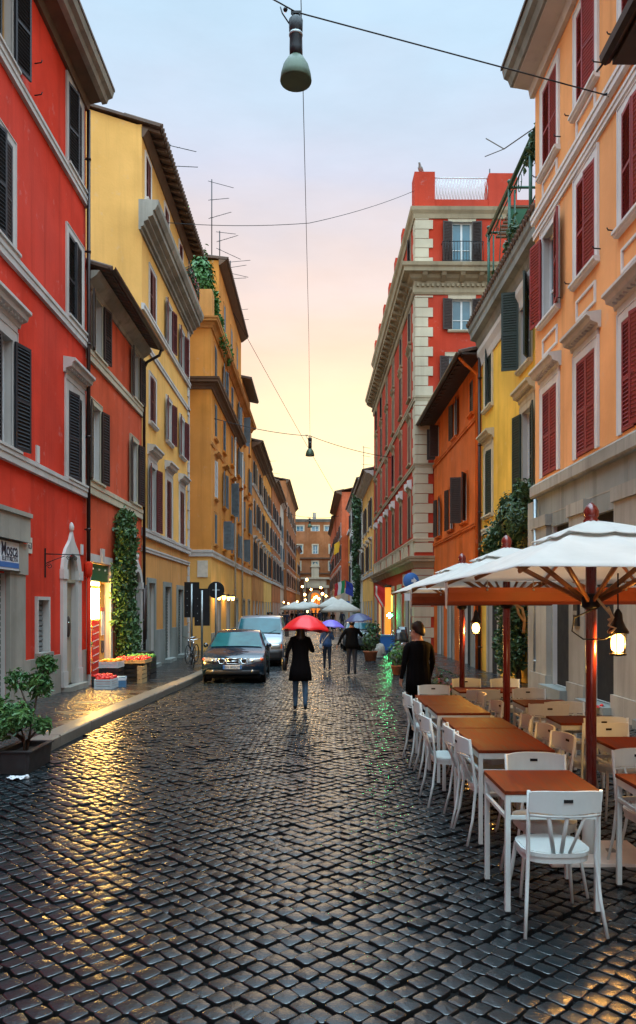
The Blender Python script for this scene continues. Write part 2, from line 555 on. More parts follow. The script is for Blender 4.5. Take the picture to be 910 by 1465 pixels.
# ------------------------------------------------------------------ facades
# building-local frame: x runs along the facade (left to right seen from the street), -y points out to the street
class Bld:
    def __init__(self, name, label, p0, p1, cat='building', group=None):
        d = Vector((p1[0] - p0[0], p1[1] - p0[1]))
        self.L = d.length
        self.root = thing(name, label, cat, (p0[0], p0[1], 0), math.atan2(d.y, d.x), group)
        self.I = Matrix.Identity(4)
    def part(self, name, mb, mats, T=None):
        return mb.build(name, mats, self.root, T)

def wall_face(mb, s0, s1, z0, z1, ops, dep=.22, m=0, T=None, m_low=None, z_low=0, mr=None):
    """A facade sheet at y=0 with rectangular openings (sc, zb, w, h) and their reveals."""
    xs = sorted(set([s0, s1] + [round(o[0] + k * o[2] / 2, 4) for o in ops for k in (-1, 1)]))
    zs = sorted(set([z0, z1] + ([z_low] if m_low is not None else []) + [round(v, 4) for o in ops for v in (o[1], o[1] + o[3])]))
    xs = [x for x in xs if s0 - 1e-6 <= x <= s1 + 1e-6]; zs = [z for z in zs if z0 - 1e-6 <= z <= z1 + 1e-6]
    f = (lambda p: tuple(T @ Vector(p))) if T is not None else (lambda p: p)
    for i in range(len(xs) - 1):
        for j in range(len(zs) - 1):
            cx, cz = (xs[i] + xs[i + 1]) / 2, (zs[j] + zs[j + 1]) / 2
            if any(abs(cx - o[0]) < o[2] / 2 and o[1] < cz < o[1] + o[3] for o in ops):
                continue
            mm = m_low if (m_low is not None and cz < z_low) else m
            mb.poly([f((xs[i], 0, zs[j])), f((xs[i + 1], 0, zs[j])), f((xs[i + 1], 0, zs[j + 1])), f((xs[i], 0, zs[j + 1]))], mm)
    for o in ops:
        a, b, c, d = o[0] - o[2] / 2, o[0] + o[2] / 2, o[1], o[1] + o[3]
        mm = mr if mr is not None else m
        for q in (((a, 0, c), (a, dep, c), (a, dep, d), (a, 0, d)), ((b, dep, c), (b, 0, c), (b, 0, d), (b, dep, d)),
                  ((a, 0, d), (a, dep, d), (b, dep, d), (b, 0, d)), ((a, dep, c), (a, 0, c), (b, 0, c), (b, dep, c))):
            mb.poly([f(p) for p in q], mm)
def body(b, z1, depth, ops, mats, z0=-.6, ops_left=None, ops_right=None, m_low=None, z_low=0, s0=0, s1=None, name='wall', T=None, y0=0, reveal='trim_stone'):
    """Closed building volume: street face with openings; the left end face may have openings too."""
    mb = MB(); L = b.L if s1 is None else s1
    mats = [mats] if isinstance(mats, str) else list(mats)
    mr = len(mats); mats.append(reveal)
    TT = Matrix.Translation((0, y0, 0))
    wall_face(mb, s0, L, z0, z1, ops, T=TT, m_low=m_low, z_low=z_low, mr=mr)
    e = y0 + depth
    if ops_left is not None:
        # left end wall: runs from the back corner to the street corner
        TL = Matrix.Translation((s0, e, 0)) @ Matrix.Rotation(R(-90), 4, 'Z')
        wall_face(mb, 0, depth, z0, z1, ops_left, T=TL, mr=mr)
    else:
        mb.poly([(s0, e, z0), (s0, y0, z0), (s0, y0, z1), (s0, e, z1)])
    if ops_right is not None:
        wall_face(mb, 0, depth, z0, z1, ops_right, T=Matrix.Translation((L, y0, 0)) @ Matrix.Rotation(R(90), 4, 'Z'), m_low=m_low, z_low=z_low, mr=mr)
    else:
        mb.poly([(L, y0, z0), (L, e, z0), (L, e, z1), (L, y0, z1)])
    mb.poly([(L, e, z0), (s0, e, z0), (s0, e, z1), (L, e, z1)])
    mb.poly([(s0, y0, z1), (L, y0, z1), (L, e, z1), (s0, e, z1)])
    mb.poly([(s0, y0, z0), (s0, e, z0), (L, e, z0), (L, y0, z0)])
    return b.part(name, mb, mats, T)
def mold(b, name, s0, s1, prof, mat, T=None, parent=None, m0=0, m1=0):
    """A moulding: prof is the (out, z) outline, run along the facade."""
    # m0 / m1 = 1: the end is mitred round a corner
    mb = MB(); n = len(prof)
    mb.v.extend([(s0 - m0 * o, -o, z) for o, z in prof]); mb.v.extend([(s1 + m1 * o, -o, z) for o, z in prof])
    for i in range(n):
        j = (i + 1) % n; mb.face((i, j, n + j, n + i))
    mb.face(range(n - 1, -1, -1)); mb.face(range(n, 2 * n))
    return mb.build(name, mat, parent or b.root, T)
def band(z, h, o=.06):
    return [(-.01, z), (o, z), (o, z + h * .55), (o + .02, z + h * .62), (o + .02, z + h), (-.01, z + h + .02)]
def cornice(z, h, o):
    return [(-.01, z), (.06, z), (.09, z + h * .2), (o * .35, z + h * .32), (o * .45, z + h * .5), (o * .82, z + h * .55),
            (o * .85, z + h * .75), (o * .95, z + h * .82), (o, z + h), (-.01, z + h + .03)]

_cache = {}
def cached(key, fn):
    if key not in _cache: _cache[key] = fn()
    return _cache[key]
def shutter_mesh(w, h, mat, slats=True):
    def mk():
        mb = MB(); f = .055; t = .02
        mb.box(0, f, -t, t, 0, h); mb.box(w - f, w, -t, t, 0, h)
        zr = [0, h * .45, h - f * 1.2]
        for z in zr: mb.box(f, w - f, -t, t, z, z + f * 1.2)
        if slats:
            n = max(8, int(h / .075))
            for i in range(n):
                z = f + (h - 2 * f) * (i + .5) / n
                mb.cbox((w / 2, 0, z), (w - 2 * f, .012, .072), 0, (R(-38), 0, 0))
            mb.box(f, w - f, .004, .010, f, h - f)
        else:
            mb.box(f, w - f, -.008, .008, 0, h)
        return mb.mesh('shutter', mat)
    return cached(('sh', round(w, 3), round(h, 3), mat, slats), mk)
def win(b, s, z, w, h, T=None, casing='trim_stone', cw=.13, shut='charcoal_paint', state='closed', hood=None, sill=True,
        glass='window_glass', frame='frame_white', slats=True, hood_mat=None, label=None, name='window', ho=.28):
    """A window in its opening: casing; sub-parts casement, pane, shutters, hood, sill."""
    T0 = (T or b.I) @ Matrix.Translation((s, 0, z))
    def mk_casing():
        mb = MB(); o = .032
        mb.box(-w / 2 - cw, -w / 2, -o, .01, -.02, h + cw); mb.box(w / 2, w / 2 + cw, -o, .01, -.02, h + cw)
        mb.box(-w / 2, w / 2, -o, .01, h, h + cw)
        e = .022
        mb.box(-w / 2 - cw - e, -w / 2 - cw, -o - .014, .01, -.02, h + cw + e); mb.box(w / 2 + cw, w / 2 + cw + e, -o - .014, .01, -.02, h + cw + e)
        mb.box(-w / 2 - cw, w / 2 + cw, -o - .014, .01, h + cw, h + cw + e)
        return mb.mesh('window', casing)
    o = link(name, cached(('cas', round(w, 3), round(h, 3), casing, cw), mk_casing), b.root, T0)
    if label: o['label'] = label
    def mk_casement():
        mb = MB(); f = .06; y0, y1 = .14, .19
        mb.box(-w / 2, -w / 2 + f, y0, y1, 0, h); mb.box(w / 2 - f, w / 2, y0, y1, 0, h)
        mb.box(-w / 2 + f, w / 2 - f, y0, y1, 0, f); mb.box(-w / 2 + f, w / 2 - f, y0, y1, h - f, h)
        mb.box(-.045, .045, y0 - .01, y1, f, h - f)
        mb.box(-w / 2 + f, -.045, y0 + .01, y1, h * .34, h * .34 + .035); mb.box(.045, w / 2 - f, y0 + .01, y1, h * .34, h * .34 + .035)
        return mb.mesh('casement', frame)
    def mk_pane():
        return MB().box(-w / 2, w / 2, .175, .215, 0, h).mesh('pane', glass)
    if state != 'closed':
        link('casement', cached(('csm', round(w, 3), round(h, 3), frame), mk_casement), o)
    link('pane', cached(('pane', round(w, 3), round(h, 3), glass), mk_pane), o)
    if sill:
        def mk_sill():
            return MB().prism([(.02, 0), (-.13, 0), (-.13, -.05), (-.10, -.06), (-.09, -.10), (.02, -.11)], -w / 2 - cw - .05, w / 2 + cw + .05).mesh('sill', casing)
        link('sill', cached(('sill', round(w, 3), casing, cw), mk_sill), o)
    if shut:
        me = shutter_mesh(w / 2 - .004, h - .02, shut, slats)
        if state == 'closed': aL, aR = R(rnd.choice([0, 0, 0, 5, 11])), R(rnd.choice([0, 0, 0, 4, 9]))
        elif state == 'open': aL, aR = R(168), R(168)
        elif state == 'ajar': aL, aR = R(105), R(150)
        elif state == 'left': aL, aR = R(165), 0
        elif state == 'right': aL, aR = 0, R(165)
        elif state == 'wide': aL, aR = R(95), R(95)
        elif state == 'half': aL, aR = R(140), R(122)
        else: aL = aR = 0
        jl, jr = R(rnd.uniform(-2, 2)), R(rnd.uniform(-2, 2))
        yl = -.01 if aL < .5 else -.07; yr = -.01 if aR < .5 else -.07
        link('shutter', me, o, TR(-w / 2 + .002, yl, .01, -aL - (abs(jl) if aL else 0)))
        link('shutter', me, o, TR(w / 2 - .002, yr, .01, PI + aR + (abs(jr) if aR else 0)))
    if hood:
        hh = hood if isinstance(hood, float) else .32
        def mk_hood():
            mb = MB(); zb = h + cw + .03 + .10
            mb.prism([(.0, zb), (-.05, zb), (-.07, zb + hh * .25), (-.7 * ho, zb + hh * .4), (-.78 * ho, zb + hh * .65), (-ho, zb + hh * .75), (-ho, zb + hh * .92), (0, zb + hh * 1.05)],
                     -w / 2 - cw - .1, w / 2 + cw + .1)
            mb.box(-w / 2 - cw, w / 2 + cw, -.04, 0, h + cw + .03, zb)
            for k in range(-4, 5):
                mb.cbox((k * (w / 2 + cw) / 4.4, -.36 * ho, zb + hh * .30), (.045, .36 * ho, .05))
            return mb.mesh('hood', hood_mat or casing)
        link('hood', cached(('hood', round(w, 3), round(h, 3), casing, cw, hh, hood_mat, ho), mk_hood), o)
    return o
def downpipe(b, s, z0, z1, mat='pipe_metal', r=.05, T=None, out=.1):
    mb = MB().tube([(s, -out, z0), (s, -out, z1)], r, 8)
    z = z0 + .8
    while z < z1:
        mb.lathe([(r + .012, -.03), (r + .012, .03)], 8, (s, -out, z)); mb.box(s - .015, s + .015, -out, 0, z - .015, z + .015); z += 2.3
    return mb.build('downpipe', mat, b.root, T)
def eave_roof(b, s0, s1, z, out, depth, slope=.32, th=.10, mat='roof_tile', soffit='brown_soffit', T=None, rafters=True, y0=0, tiles=True):
    """Tiled roof with a projecting eave: sloped slab, round tiles along the edge, rafters below."""
    mb = MB()
    n = (y0 - out, z); back = (y0 + depth, z + (depth + out) * slope)
    mb.prism([n, back, (back[0], back[1] + th), (n[0], n[1] + th)], s0, s1, 'x')
    k = int((s1 - s0) / .24) if tiles else 0
    for i in range(k):
        x = s0 + (s1 - s0) * (i + .5) / k
        mb.tube([(x, n[0] - .06, z + th - .02), (x, n[0] + 1.2, z + th - .02 + 1.26 * slope)], .085, 7)
    r = mb.build('roof', mat, b.root, T)
    if rafters:
        m2 = MB(); k = max(2, int((s1 - s0) / .5))
        for i in range(k):
            x = s0 + (s1 - s0) * (i + .5) / k
            m2.prism([(n[0] + .05, z - .10), (y0, z - .12 + out * slope), (y0, z + out * slope - .01), (n[0] + .05, z - .005)], x - .05, x + .05, 'x')
        m2.build('rafter', soffit, r)
    return r
def gutter(b, s0, s1, z, out, mat='pipe_metal', T=None):
    mb = MB(); pts = [(-out + .09 * math.cos(t), z + .09 * math.sin(t)) for t in [PI + PI * i / 8 for i in range(9)]]
    prof = pts + [(-out + .075 * math.cos(t), z + .075 * math.sin(t)) for t in [2 * PI - PI * i / 8 for i in range(9)]]
    mb.prism(prof, s0, s1, 'x', 0)
    return mb.build('gutter', mat, b.root, T)
def quoins(b, s, z0, z1, wa, wb, hh, mat='cream_stone', T=None, o=.05, side=1):
    """Alternating corner blocks."""
    mb = MB(); z = z0; k = 0
    while z < z1 - .05:
        w = wa if k % 2 == 0 else wb
        a, c = (s, s + w) if side > 0 else (s - w, s)
        zt = min(z + hh - .03, z1)
        mb.box(a, c, -o, .01, z, zt); z += hh; k += 1
    return mb.build('quoins', mat, b.root, T)
def opening_fill(b, s, z, w, h, kind, T=None, mat=None):
    """What closes a ground-floor opening: roller shutter or a dark doorway."""
    T0 = (T or b.I) @ Matrix.Translation((s, 0, z))
    mb = MB()
    if kind == 'roller':
        n = int(h / .11)
        for i in range(n):
            z0 = h * i / n
            mb.prism([(.12, z0), (.08, z0 + .02), (.08, z0 + h / n - .02), (.12, z0 + h / n)], -w / 2, w / 2)
        return link('roller_shutter', mb.mesh('roller_shutter', mat or 'roller_shutter'), b.root, T0)
    if kind == 'door':
        mb.box(-w / 2, w / 2, .10, .215, 0, h)
        for sx in (-1, 1):
            for k in range(3):
                zc = h * (.05 + .31 * k)
                mb.box(sx * w / 4 - w * .17, sx * w / 4 + w * .17, .085, .10, zc, zc + h * .25)
        d = link('door', mb.mesh('door', mat or 'dark_wood'), b.root, T0)
        MB().ball((.07, .06, h * .48), .03, 8).build('handle', 'chrome', d)
        return d
    mb.box(-w / 2, w / 2, .10, .22, 0, h)
    return link('doorway', mb.mesh('doorway', mat or 'void_dark'), b.root, T0)
def surround(b, s, z, w, h, cw, mat, T=None, keystone=False, o=.06):
    mb = MB()
    mb.box(-w / 2 - cw, -w / 2, -o, .01, 0, h + cw); mb.box(w / 2, w / 2 + cw, -o, .01, 0, h + cw); mb.box(-w / 2, w / 2, -o, .01, h, h + cw)
    if keystone:
        mb.prism([(-.09, h + .02), (.09, h + .02), (.13, h + cw + .18), (-.13, h + cw + .18)], -o - .06, -o + .002, 'y')
    return link('door_surround', mb.mesh('door_surround', mat), b.root, (T or b.I) @ Matrix.Translation((s, 0, z)))
def arch_surround(b, s, z, w, spring, top, cw, tip, mat, T=None, o=.07):
    """Arched stone surround with a pointed ogee top."""
    mb = MB(); N = 14
    inner = [(-w / 2, 0)] + [(-w / 2 * math.cos(PI * i / N), spring + (top - spring) * math.sin(PI * i / N)) for i in range(N + 1)] + [(w / 2, 0)]
    W = w / 2 + cw; outer = [(-W, 0)]
    for i in range(N + 1):
        t = PI * i / N; r = math.sin(t)
        zt = spring + (top + cw - spring) * r + max(0, 1 - abs(math.cos(t)) * 2.6) ** 2 * tip
        outer.append((-W * math.cos(t), zt))
    outer.append((W, 0))
    for i in range(len(inner) - 1):
        a, c, d, e = inner[i], inner[i + 1], outer[i + 1], outer[i]
        mb.prism([a, c, d, e], -o, .01, 'y')
    for sx in (-1, 1):
        x0, x1 = sorted((sx * (w / 2 - .02), sx * (W + .03)))
        mb.box(x0, x1, -o - .03, .012, spring - .1, spring + .12)
        mb.box(x0, x1, -o - .025, .012, 0, .35)
    if tip > .05:
        mb.lathe([(.03, 0), (.06, .05), (.065, .12), (.035, .2), (.001, .23)], 10, (0, -o / 2, top + cw + tip - .02))
    return link('door_surround', mb.mesh('door_surround', mat), b.root, (T or b.I) @ Matrix.Translation((s, 0, z)))

def leaf_mesh(pts, size, mat, seed=0, up=.35, name='foliage', aspect=.62):
    """Many small folded leaves at the given points."""
    r = np.random.RandomState(seed); n = len(pts)
    P = np.asarray(pts, float)
    d = r.normal(size=(n, 3)); d[:, 2] += up; d /= np.linalg.norm(d, axis=1)[:, None]
    t = r.normal(size=(n, 3)); t -= d * (t * d).sum(1)[:, None]; t /= np.linalg.norm(t, axis=1)[:, None]
    u = np.cross(d, t); L = size * r.uniform(.35, 1.4, n)[:, None]; W = L * aspect
    v = np.empty((n, 6, 3))
    v[:, 0] = P - t * L * .5; v[:, 1] = P - t * L * .1 + u * W * .5 + d * L * .10; v[:, 2] = P + t * L * .28 + u * W * .34 + d * L * .06
    v[:, 3] = P + t * L * .55 - d * L * .08; v[:, 4] = P + t * L * .28 - u * W * .34 + d * L * .06; v[:, 5] = P - t * L * .1 - u * W * .5 + d * L * .10
    base = (np.arange(n) * 6)[:, None]
    f = np.stack([base + np.array([0, 1, 2, 3]), base + np.array([0, 3, 4, 5])], 1).reshape(-1, 4)
    me = bpy.data.meshes.new(name)
    me.from_pydata(v.reshape(-1, 3).tolist(), [], f.tolist())
    me.materials.append(M[mat])
    return me
def blob_points(centres, n, seed):
    r = np.random.RandomState(seed); out = []
    for (c, rad, wgt) in centres:
        k = int(n * wgt); d = r.normal(size=(k, 3)); d /= np.linalg.norm(d, axis=1)[:, None]
        q = r.uniform(.35, 1.0, k) ** .6
        out.append(np.array(c) + d * q[:, None] * np.array(rad) * (1 + .15 * r.normal(size=(k, 1))))
    return np.concatenate(out)
# ------------------------------------------------------------------ ground, road, pavements
def sheet(name, x0, x1, ys, mat, dz, kind='structure', nx=1):
    mb = MB()
    for i in range(len(ys) - 1):
        for k in range(nx):
            a, b = x0 + (x1 - x0) * k / nx, x0 + (x1 - x0) * (k + 1) / nx
            mb.poly([(a, ys[i], gz(ys[i]) + dz), (b, ys[i], gz(ys[i]) + dz), (b, ys[i + 1], gz(ys[i + 1]) + dz), (a, ys[i + 1], gz(ys[i + 1]) + dz)], 0, True)
    return tag(mb.build(name, mat), kind=kind)
YS = [-30, 0, 8] + [8 + k for k in range(1, 21)] + [40, 70, 120, 170]
sheet('ground', -600, 600, [-400, -30, 8] + YS[3:] + [400, 900], 'joint_dirt', -.10)
sheet('road', -6.2, 6.4, YS, 'joint_dirt', -.031)
sheet('far_road', -4, 4.6, [46, 60, 90, 130, 166], 'wet_far_cobble', -.002)

def cobbles():
    """Worn square setts laid diagonally, each with its own domed top, tilt and height."""
    rs = np.random.RandomState(5)
    P = .114; y0, y1 = 1.2, 46.0
    n = int(52 / P) + 2
    ii, jj = np.meshgrid(np.arange(-n, n), np.arange(-n, n))
    a = R(44)
    u = ii.ravel() * P; v = jj.ravel() * P
    u = u + .018 * np.sin(v * 1.3) + .03 * np.sin(v * .31 + 1)
    v = v + .018 * np.sin(u * 1.1 + 2) + .03 * np.sin(u * .27)
    x = u * math.cos(a) - v * math.sin(a); y = u * math.sin(a) + v * math.cos(a) + 20
    k = (y > y0) & (y < y1) & (x < np.where(y < 18.4, 5.15, 4.9)) & (np.where(y < 9.3, x > -5.7, x > -3.42))
    # stay inside the view plus a margin
    k &= np.abs(x) < (y * .47 + 1.6)
    x = x[k]; y = y[k]; N = len(x)
    x = x + rs.normal(0, .005, N); y = y + rs.normal(0, .005, N)
    z = np.array([gz(t) for t in y]) + rs.normal(0, .004, N) + .008 * np.sin(x * 1.7 + y * .6) * np.sin(y * .9 - x) + .006 * np.sin(x * 4.1 - y * 2.3 + 1) * np.sin(y * 3.1)
    sx = .0560 * rs.uniform(.82, 1.04, N); sy = .0560 * rs.uniform(.82, 1.04, N)
    rot = a + rs.normal(0, .045, N)
    tx = rs.normal(0, .025, N); ty = rs.normal(0, .025, N)
    o8 = np.array([(1, .72), (.72, 1), (-.72, 1), (-1, .72), (-1, -.72), (-.72, -1), (.72, -1), (1, -.72)]) * np.array([1, 1])
    rings = [(1.0, -.036), (.99, -.008), (.965, -.0014), (.86, -.0002)]
    V = np.empty((N, 33, 3)); cr, sr = np.cos(rot), np.sin(rot)
    jit = 1 + rs.normal(0, .055, (N, 8))
    for q, (sc, dz) in enumerate(rings):
        lx = o8[None, :, 0] * sx[:, None] * sc * jit; ly = o8[None, :, 1] * sy[:, None] * sc * jit
        V[:, q * 8:(q + 1) * 8, 0] = x[:, None] + lx * cr[:, None] - ly * sr[:, None]
        V[:, q * 8:(q + 1) * 8, 1] = y[:, None] + lx * sr[:, None] + ly * cr[:, None]
        V[:, q * 8:(q + 1) * 8, 2] = z[:, None] + dz + lx * tx[:, None] + ly * ty[:, None]
    V[:, 32, 0] = x; V[:, 32, 1] = y; V[:, 32, 2] = z + .0007
    F = []
    quad = []; tri = []
    for q in range(3):
        for e in range(8):
            e2 = (e + 1) % 8
            quad.append((q * 8 + e, q * 8 + e2, (q + 1) * 8 + e2, (q + 1) * 8 + e))
    for e in range(8):
        tri.append((24 + e, 24 + (e + 1) % 8, 32))
    quad = np.array(quad); tri = np.array(tri)
    base = (np.arange(N) * 33)
    QF = (base[:, None, None] + quad[None]).reshape(-1, 4); TF = (base[:, None, None] + tri[None]).reshape(-1, 3)
    loops = np.concatenate([QF.ravel(), TF.ravel()]).astype(np.int32)
    starts = np.concatenate([np.arange(len(QF)) * 4, len(QF) * 4 + np.arange(len(TF)) * 3]).astype(np.int32)
    me = bpy.data.meshes.new('cobbled_road')
    me.vertices.add(N * 33); me.vertices.foreach_set('co', V.ravel())
    me.loops.add(len(loops)); me.loops.foreach_set('vertex_index', loops)
    me.polygons.add(len(starts)); me.polygons.foreach_set('loop_start', starts)
    me.update(calc_edges=True)
    me.polygons.foreach_set('use_smooth', np.ones(len(starts), bool))
    at = me.attributes.new('stone', 'FLOAT', 'POINT')
    at.data.foreach_set('value', np.repeat(rs.uniform(0, 1, N) ** 1.4, 33))
    me.materials.append(M['wet_cobble']); me.materials.append(M['joint_dirt'])
    mi = np.zeros(len(starts), np.int32); mi[:N * 24].reshape(N, 24)[:, :16] = 1
    me.polygons.foreach_set('material_index', mi)
    me.validate()
    tag(link('cobbled_road', me), kind='structure')
cobbles()

def kerb_and_pavement():
    mb = MB(); y = 9.4
    while y < 58:
        L = rnd.uniform(1.0, 1.5); y2 = min(y + L, 58); w = rnd.uniform(-.008, .008)
        a, b = gz(y), gz(y2); x0, x1 = -3.86, -3.56 + w
        for (p, q) in (((x0, y + .008), (x1, y2 - .008)),):
            z0, z1 = a + .125, b + .125
            mb.poly([(x0, y + .006, z0), (x1 - .02, y + .006, z0), (x1 - .02, y2 - .006, z1), (x0, y2 - .006, z1)])
            mb.poly([(x1 - .02, y + .006, z0), (x1, y + .006, z0 - .02), (x1, y2 - .006, z1 - .02), (x1 - .02, y2 - .006, z1)])
            mb.poly([(x1, y + .006, z0 - .02), (x1, y + .006, z0 - .3), (x1, y2 - .006, z1 - .3), (x1, y2 - .006, z1 - .02)])
            mb.poly([(x1, y + .006, z0 - .3), (x1, y + .006, z0), (x0, y + .006, z0), (x0, y + .006, z0 - .3)])
        y = y2
    tag(mb.build('kerb', 'kerb_granite'), kind='structure')
    ys = [9.42] + [10 + k for k in range(0, 19)] + [40, 58, 100, 166]
    p = sheet('pavement', -8, -3.855, ys, 'wet_pavement', .115)
    mb2 = MB(); mb2.box(-8, -3.87, 9.38, 9.42, -.3, .115)
    tag(mb2.build('pavement_edge', 'kerb_granite'), kind='structure')
    ys = [13, 16, 18.4, 20, 22, 24, 26, 28, 30, 33, 37]
    mb3 = MB()
    for a, b in zip(ys[:-1], ys[1:]):
        xa = 4.35
        mb3.poly([(xa, a, gz(a) + .05), (6.4, a, gz(a) + .05), (6.4, b, gz(b) + .05), (xa, b, gz(b) + .05)])
        mb3.poly([(xa, a, gz(a) - .1), (xa, a, gz(a) + .05), (xa, b, gz(b) + .05), (xa, b, gz(b) - .1)])
    tag(mb3.build('footpath', 'wet_pavement'), kind='structure')
kerb_and_pavement()

# ------------------------------------------------------------------ LEFT: tall red house
def red_house():
    b = Bld('red_house', 'tall bright red house with grey stone bands, black shutters and a shop front', (-5.8, -24), (-5.8, 19.2))
    Y = lambda y: y + 24
    cols = [Y(18.3), Y(14.05), Y(9.8)]
    ops = []
    for s in cols:
        ops += [(s, 4.86, 1.0, 2.05), (s, 8.62, .98, 1.95), (s, 12.12, 1.0, 1.95)]
    g = [(Y(17.97), .06, .82, 3.0), (Y(16.12), .92, .62, 1.1), (Y(12.9), -.05, 2.7, 2.55)]
    body(b, 14.5, 9, ops + g, 'red_plaster')
    sh = 'charcoal_paint'
    st = {0: ('closed', 'closed', 'closed'), 1: ('right', 'closed', 'right'), 2: ('open', 'closed', 'closed')}
    for k, s in enumerate(cols):
        win(b, s, 4.86, 1.0, 2.05, shut=sh, state=st[k][0], hood=.34, cw=.2)
        win(b, s, 8.62, .98, 1.95, shut=sh, state=st[k][1], cw=.14)
        win(b, s, 12.12, 1.0, 1.95, shut=sh, state=st[k][2], cw=.12, frame='frame_wood' if k == 1 else 'frame_white')
    for z, h, o in ((4.58, .22, .09), (8.3, .22, .08), (11.82, .2, .08)):
        mold(b, 'string_course', 0, b.L, band(z, h, o), 'trim_stone')
    # cornice: brown soffit, stone fascia, dark roof edge
    mold(b, 'soffit', 0, b.L, [(-.01, 14.25), (.08, 14.25), (.12, 14.42), (.46, 14.5), (.46, 14.6), (-.01, 14.6)], 'brown_soffit')
    mold(b, 'cornice', 0, b.L + .04, [(.40, 14.44), (.52, 14.46), (.56, 14.56), (.66, 14.6), (.70, 14.74), (.40, 14.74)], 'cornice_stone')
    eave_roof(b, 0, b.L + .05, 14.75, .72, 9, .3, .07, rafters=False, tiles=False)
    # stone base, worn
    for a, c in ((Y(15.1), Y(17.2)), (Y(18.7), b.L)): b.part('plinth', MB().box(a, c, -.05, .01, -.6, .815), 'dirty_stone')
    mb = MB(); mb.box(Y(14.26), Y(15.02), -.09, .01, -.6, 2.55)
    mb.box(Y(14.2), Y(15.08), -.12, .01, 2.5, 3.1)
    mb.box(Y(11.0), Y(14.98), -.2, .01, 3.12, 3.62); mb.box(Y(11.0), Y(15.0), -.24, .01, 3.60, 3.68)
    b.part('shop_front', mb, 'dirty_stone')
    opening_fill(b, Y(12.9), -.05, 2.7, 2.55, 'roller')
    arch_surround(b, Y(17.97), .06, .82, 2.55, 3.06, .27, .26, 'trim_stone')
    d = opening_fill(b, Y(17.97), .06, .82, 3.0, 'door', mat='door_cream')
    MB().lathe([(.13, 0), (.13, .02), (.10, .035), (.001, .04)], 16, (0, 0, 0)).build('plaque', 'dark_wood', d,
        Matrix.Translation((.12, .085, 1.35)) @ Matrix.Rotation(R(90), 4, 'X') @ Matrix.Diagonal((1, 1.9, 1, 1)))
    MB().box(-.41, .41, .0, .10, 2.38, 2.46).build('transom', 'door_cream', d)
    surround(b, Y(16.12), .92, .62, 1.1, .07, 'trim_stone')
    mb = MB(); mb.box(Y(15.72), Y(16.52), -.13, .01, .82, .92); b.part('sill', mb, 'dirty_stone')
    opening_fill(b, Y(16.12), .92, .62, 1.1, 'roller', mat='zinc')
    downpipe(b, b.L - .1, 3.0, 14.2); 
    mb = MB().lathe([(.05, 0), (.09, .1), (.1, .35), (.06, .4)], 10, (b.L - .1, -.1, 2.6)).tube([(b.L - .1, -.1, 2.65), (b.L - .1, -.1, .2)], .045, 8)
    b.part('downpipe_foot', mb, 'red_plaster')
    mb = MB().box(Y(15.78), Y(15.94), -.035, .01, 4.85, 5.2); b.part('wall_stone', mb, 'trim_stone')
    mb = MB().tube([(0.02, 0, 0), (.02, -.14, .02), (.02, -.16, .07)], .012, 6)
    for zz in (12.3, 12.95): b.part('shutter_hook', mb, 'iron', TR(Y(15.65), -.02, zz))
    # door step
    mb = MB().box(Y(17.3), Y(18.7), -.22, .2, -.5, .06); b.part('door_step', mb, 'dirty_stone')
    return b
red_house()

def shop_sign():
    t = thing('shop_sign', 'white shop sign with black lettering and a blue stripe on the red house', 'sign', (-5.68, 11.4, 0), R(90))
    mb = MB(); mb.box(0, 3.2, 0, .1, 2.56, 3.08); mb.build('panel', 'sign_white', t)
    mb = MB(); mb.box(.01, 3.19, -.006, -.002, 2.60, 2.70); mb.build('stripe', 'sign_blue', t)
    mb = MB(); mb.box(-.02, 3.22, -.02, .1, 3.084, 3.11); mb.box(-.02, 3.22, -.02, .1, 2.53, 2.556); mb.build('frame', 'dark_wood', t)
    text_part('Mosca', .36, 'sign_ink', t, TR(3.14, -.004, 2.815), sx=.82, align='RIGHT', bold=.002)
    text_part('ELETTRICITÀ', .118, 'sign_ink', t, TR(3.14, -.004, 2.722), sx=1.06, align='RIGHT', bold=0)
shop_sign()
t = thing('house_number', 'small cream house number tile on the red wall beside the shop sign', 'sign', (-5.8, 15.42, 2.95), R(90))
MB().box(-.12, .12, -.025, 0, 0, .32).build('tile', 'plaque_cream', t)
text_part('63', .19, 'sign_ink', t, TR(0, -.028, .09), align='CENTER')
t = thing('number_plaque', 'tiny blank white plaque high on the red wall between the arched door and the drainpipe', 'sign', (-5.8, 18.85, 3.15), R(90))
MB().box(-.09, .09, -.025, 0, 0, .26).build('tile', 'plaque_cream', t)
MB().box(-.07, .07, -.028, -.024, .02, .24).build('face', 'sign_white', t)
t = thing('iron_bracket', 'black wrought iron scroll bracket on the red wall beside the arched door', 'bracket', (-5.8, 16.3, 2.5), R(90))
mb = MB().box(-.012, .012, -.03, 0, 0, .62); mb.tube([(0, -.03, .5), (.0, -.75, .5)], .012, 6); mb.tube([(0, -.03, .3), (0, -.2, .38), (0, -.42, .47)], .010, 6)
mb.build('arm', 'iron', t, Matrix.Rotation(R(28), 4, 'Z'))
mb = MB()
for cx, cz, rr in ((-.1, .24, .06), (-.5, .42, .055), (-.63, .42, .05)):
    mb.tube([(0, cx + rr * (1 - k / 22) * math.cos(k * .55), cz + rr * (1 - k / 22) * math.sin(k * .55)) for k in range(18)], .008, 5)
mb.build('scroll', 'iron', t, Matrix.Rotation(R(28), 4, 'Z'))

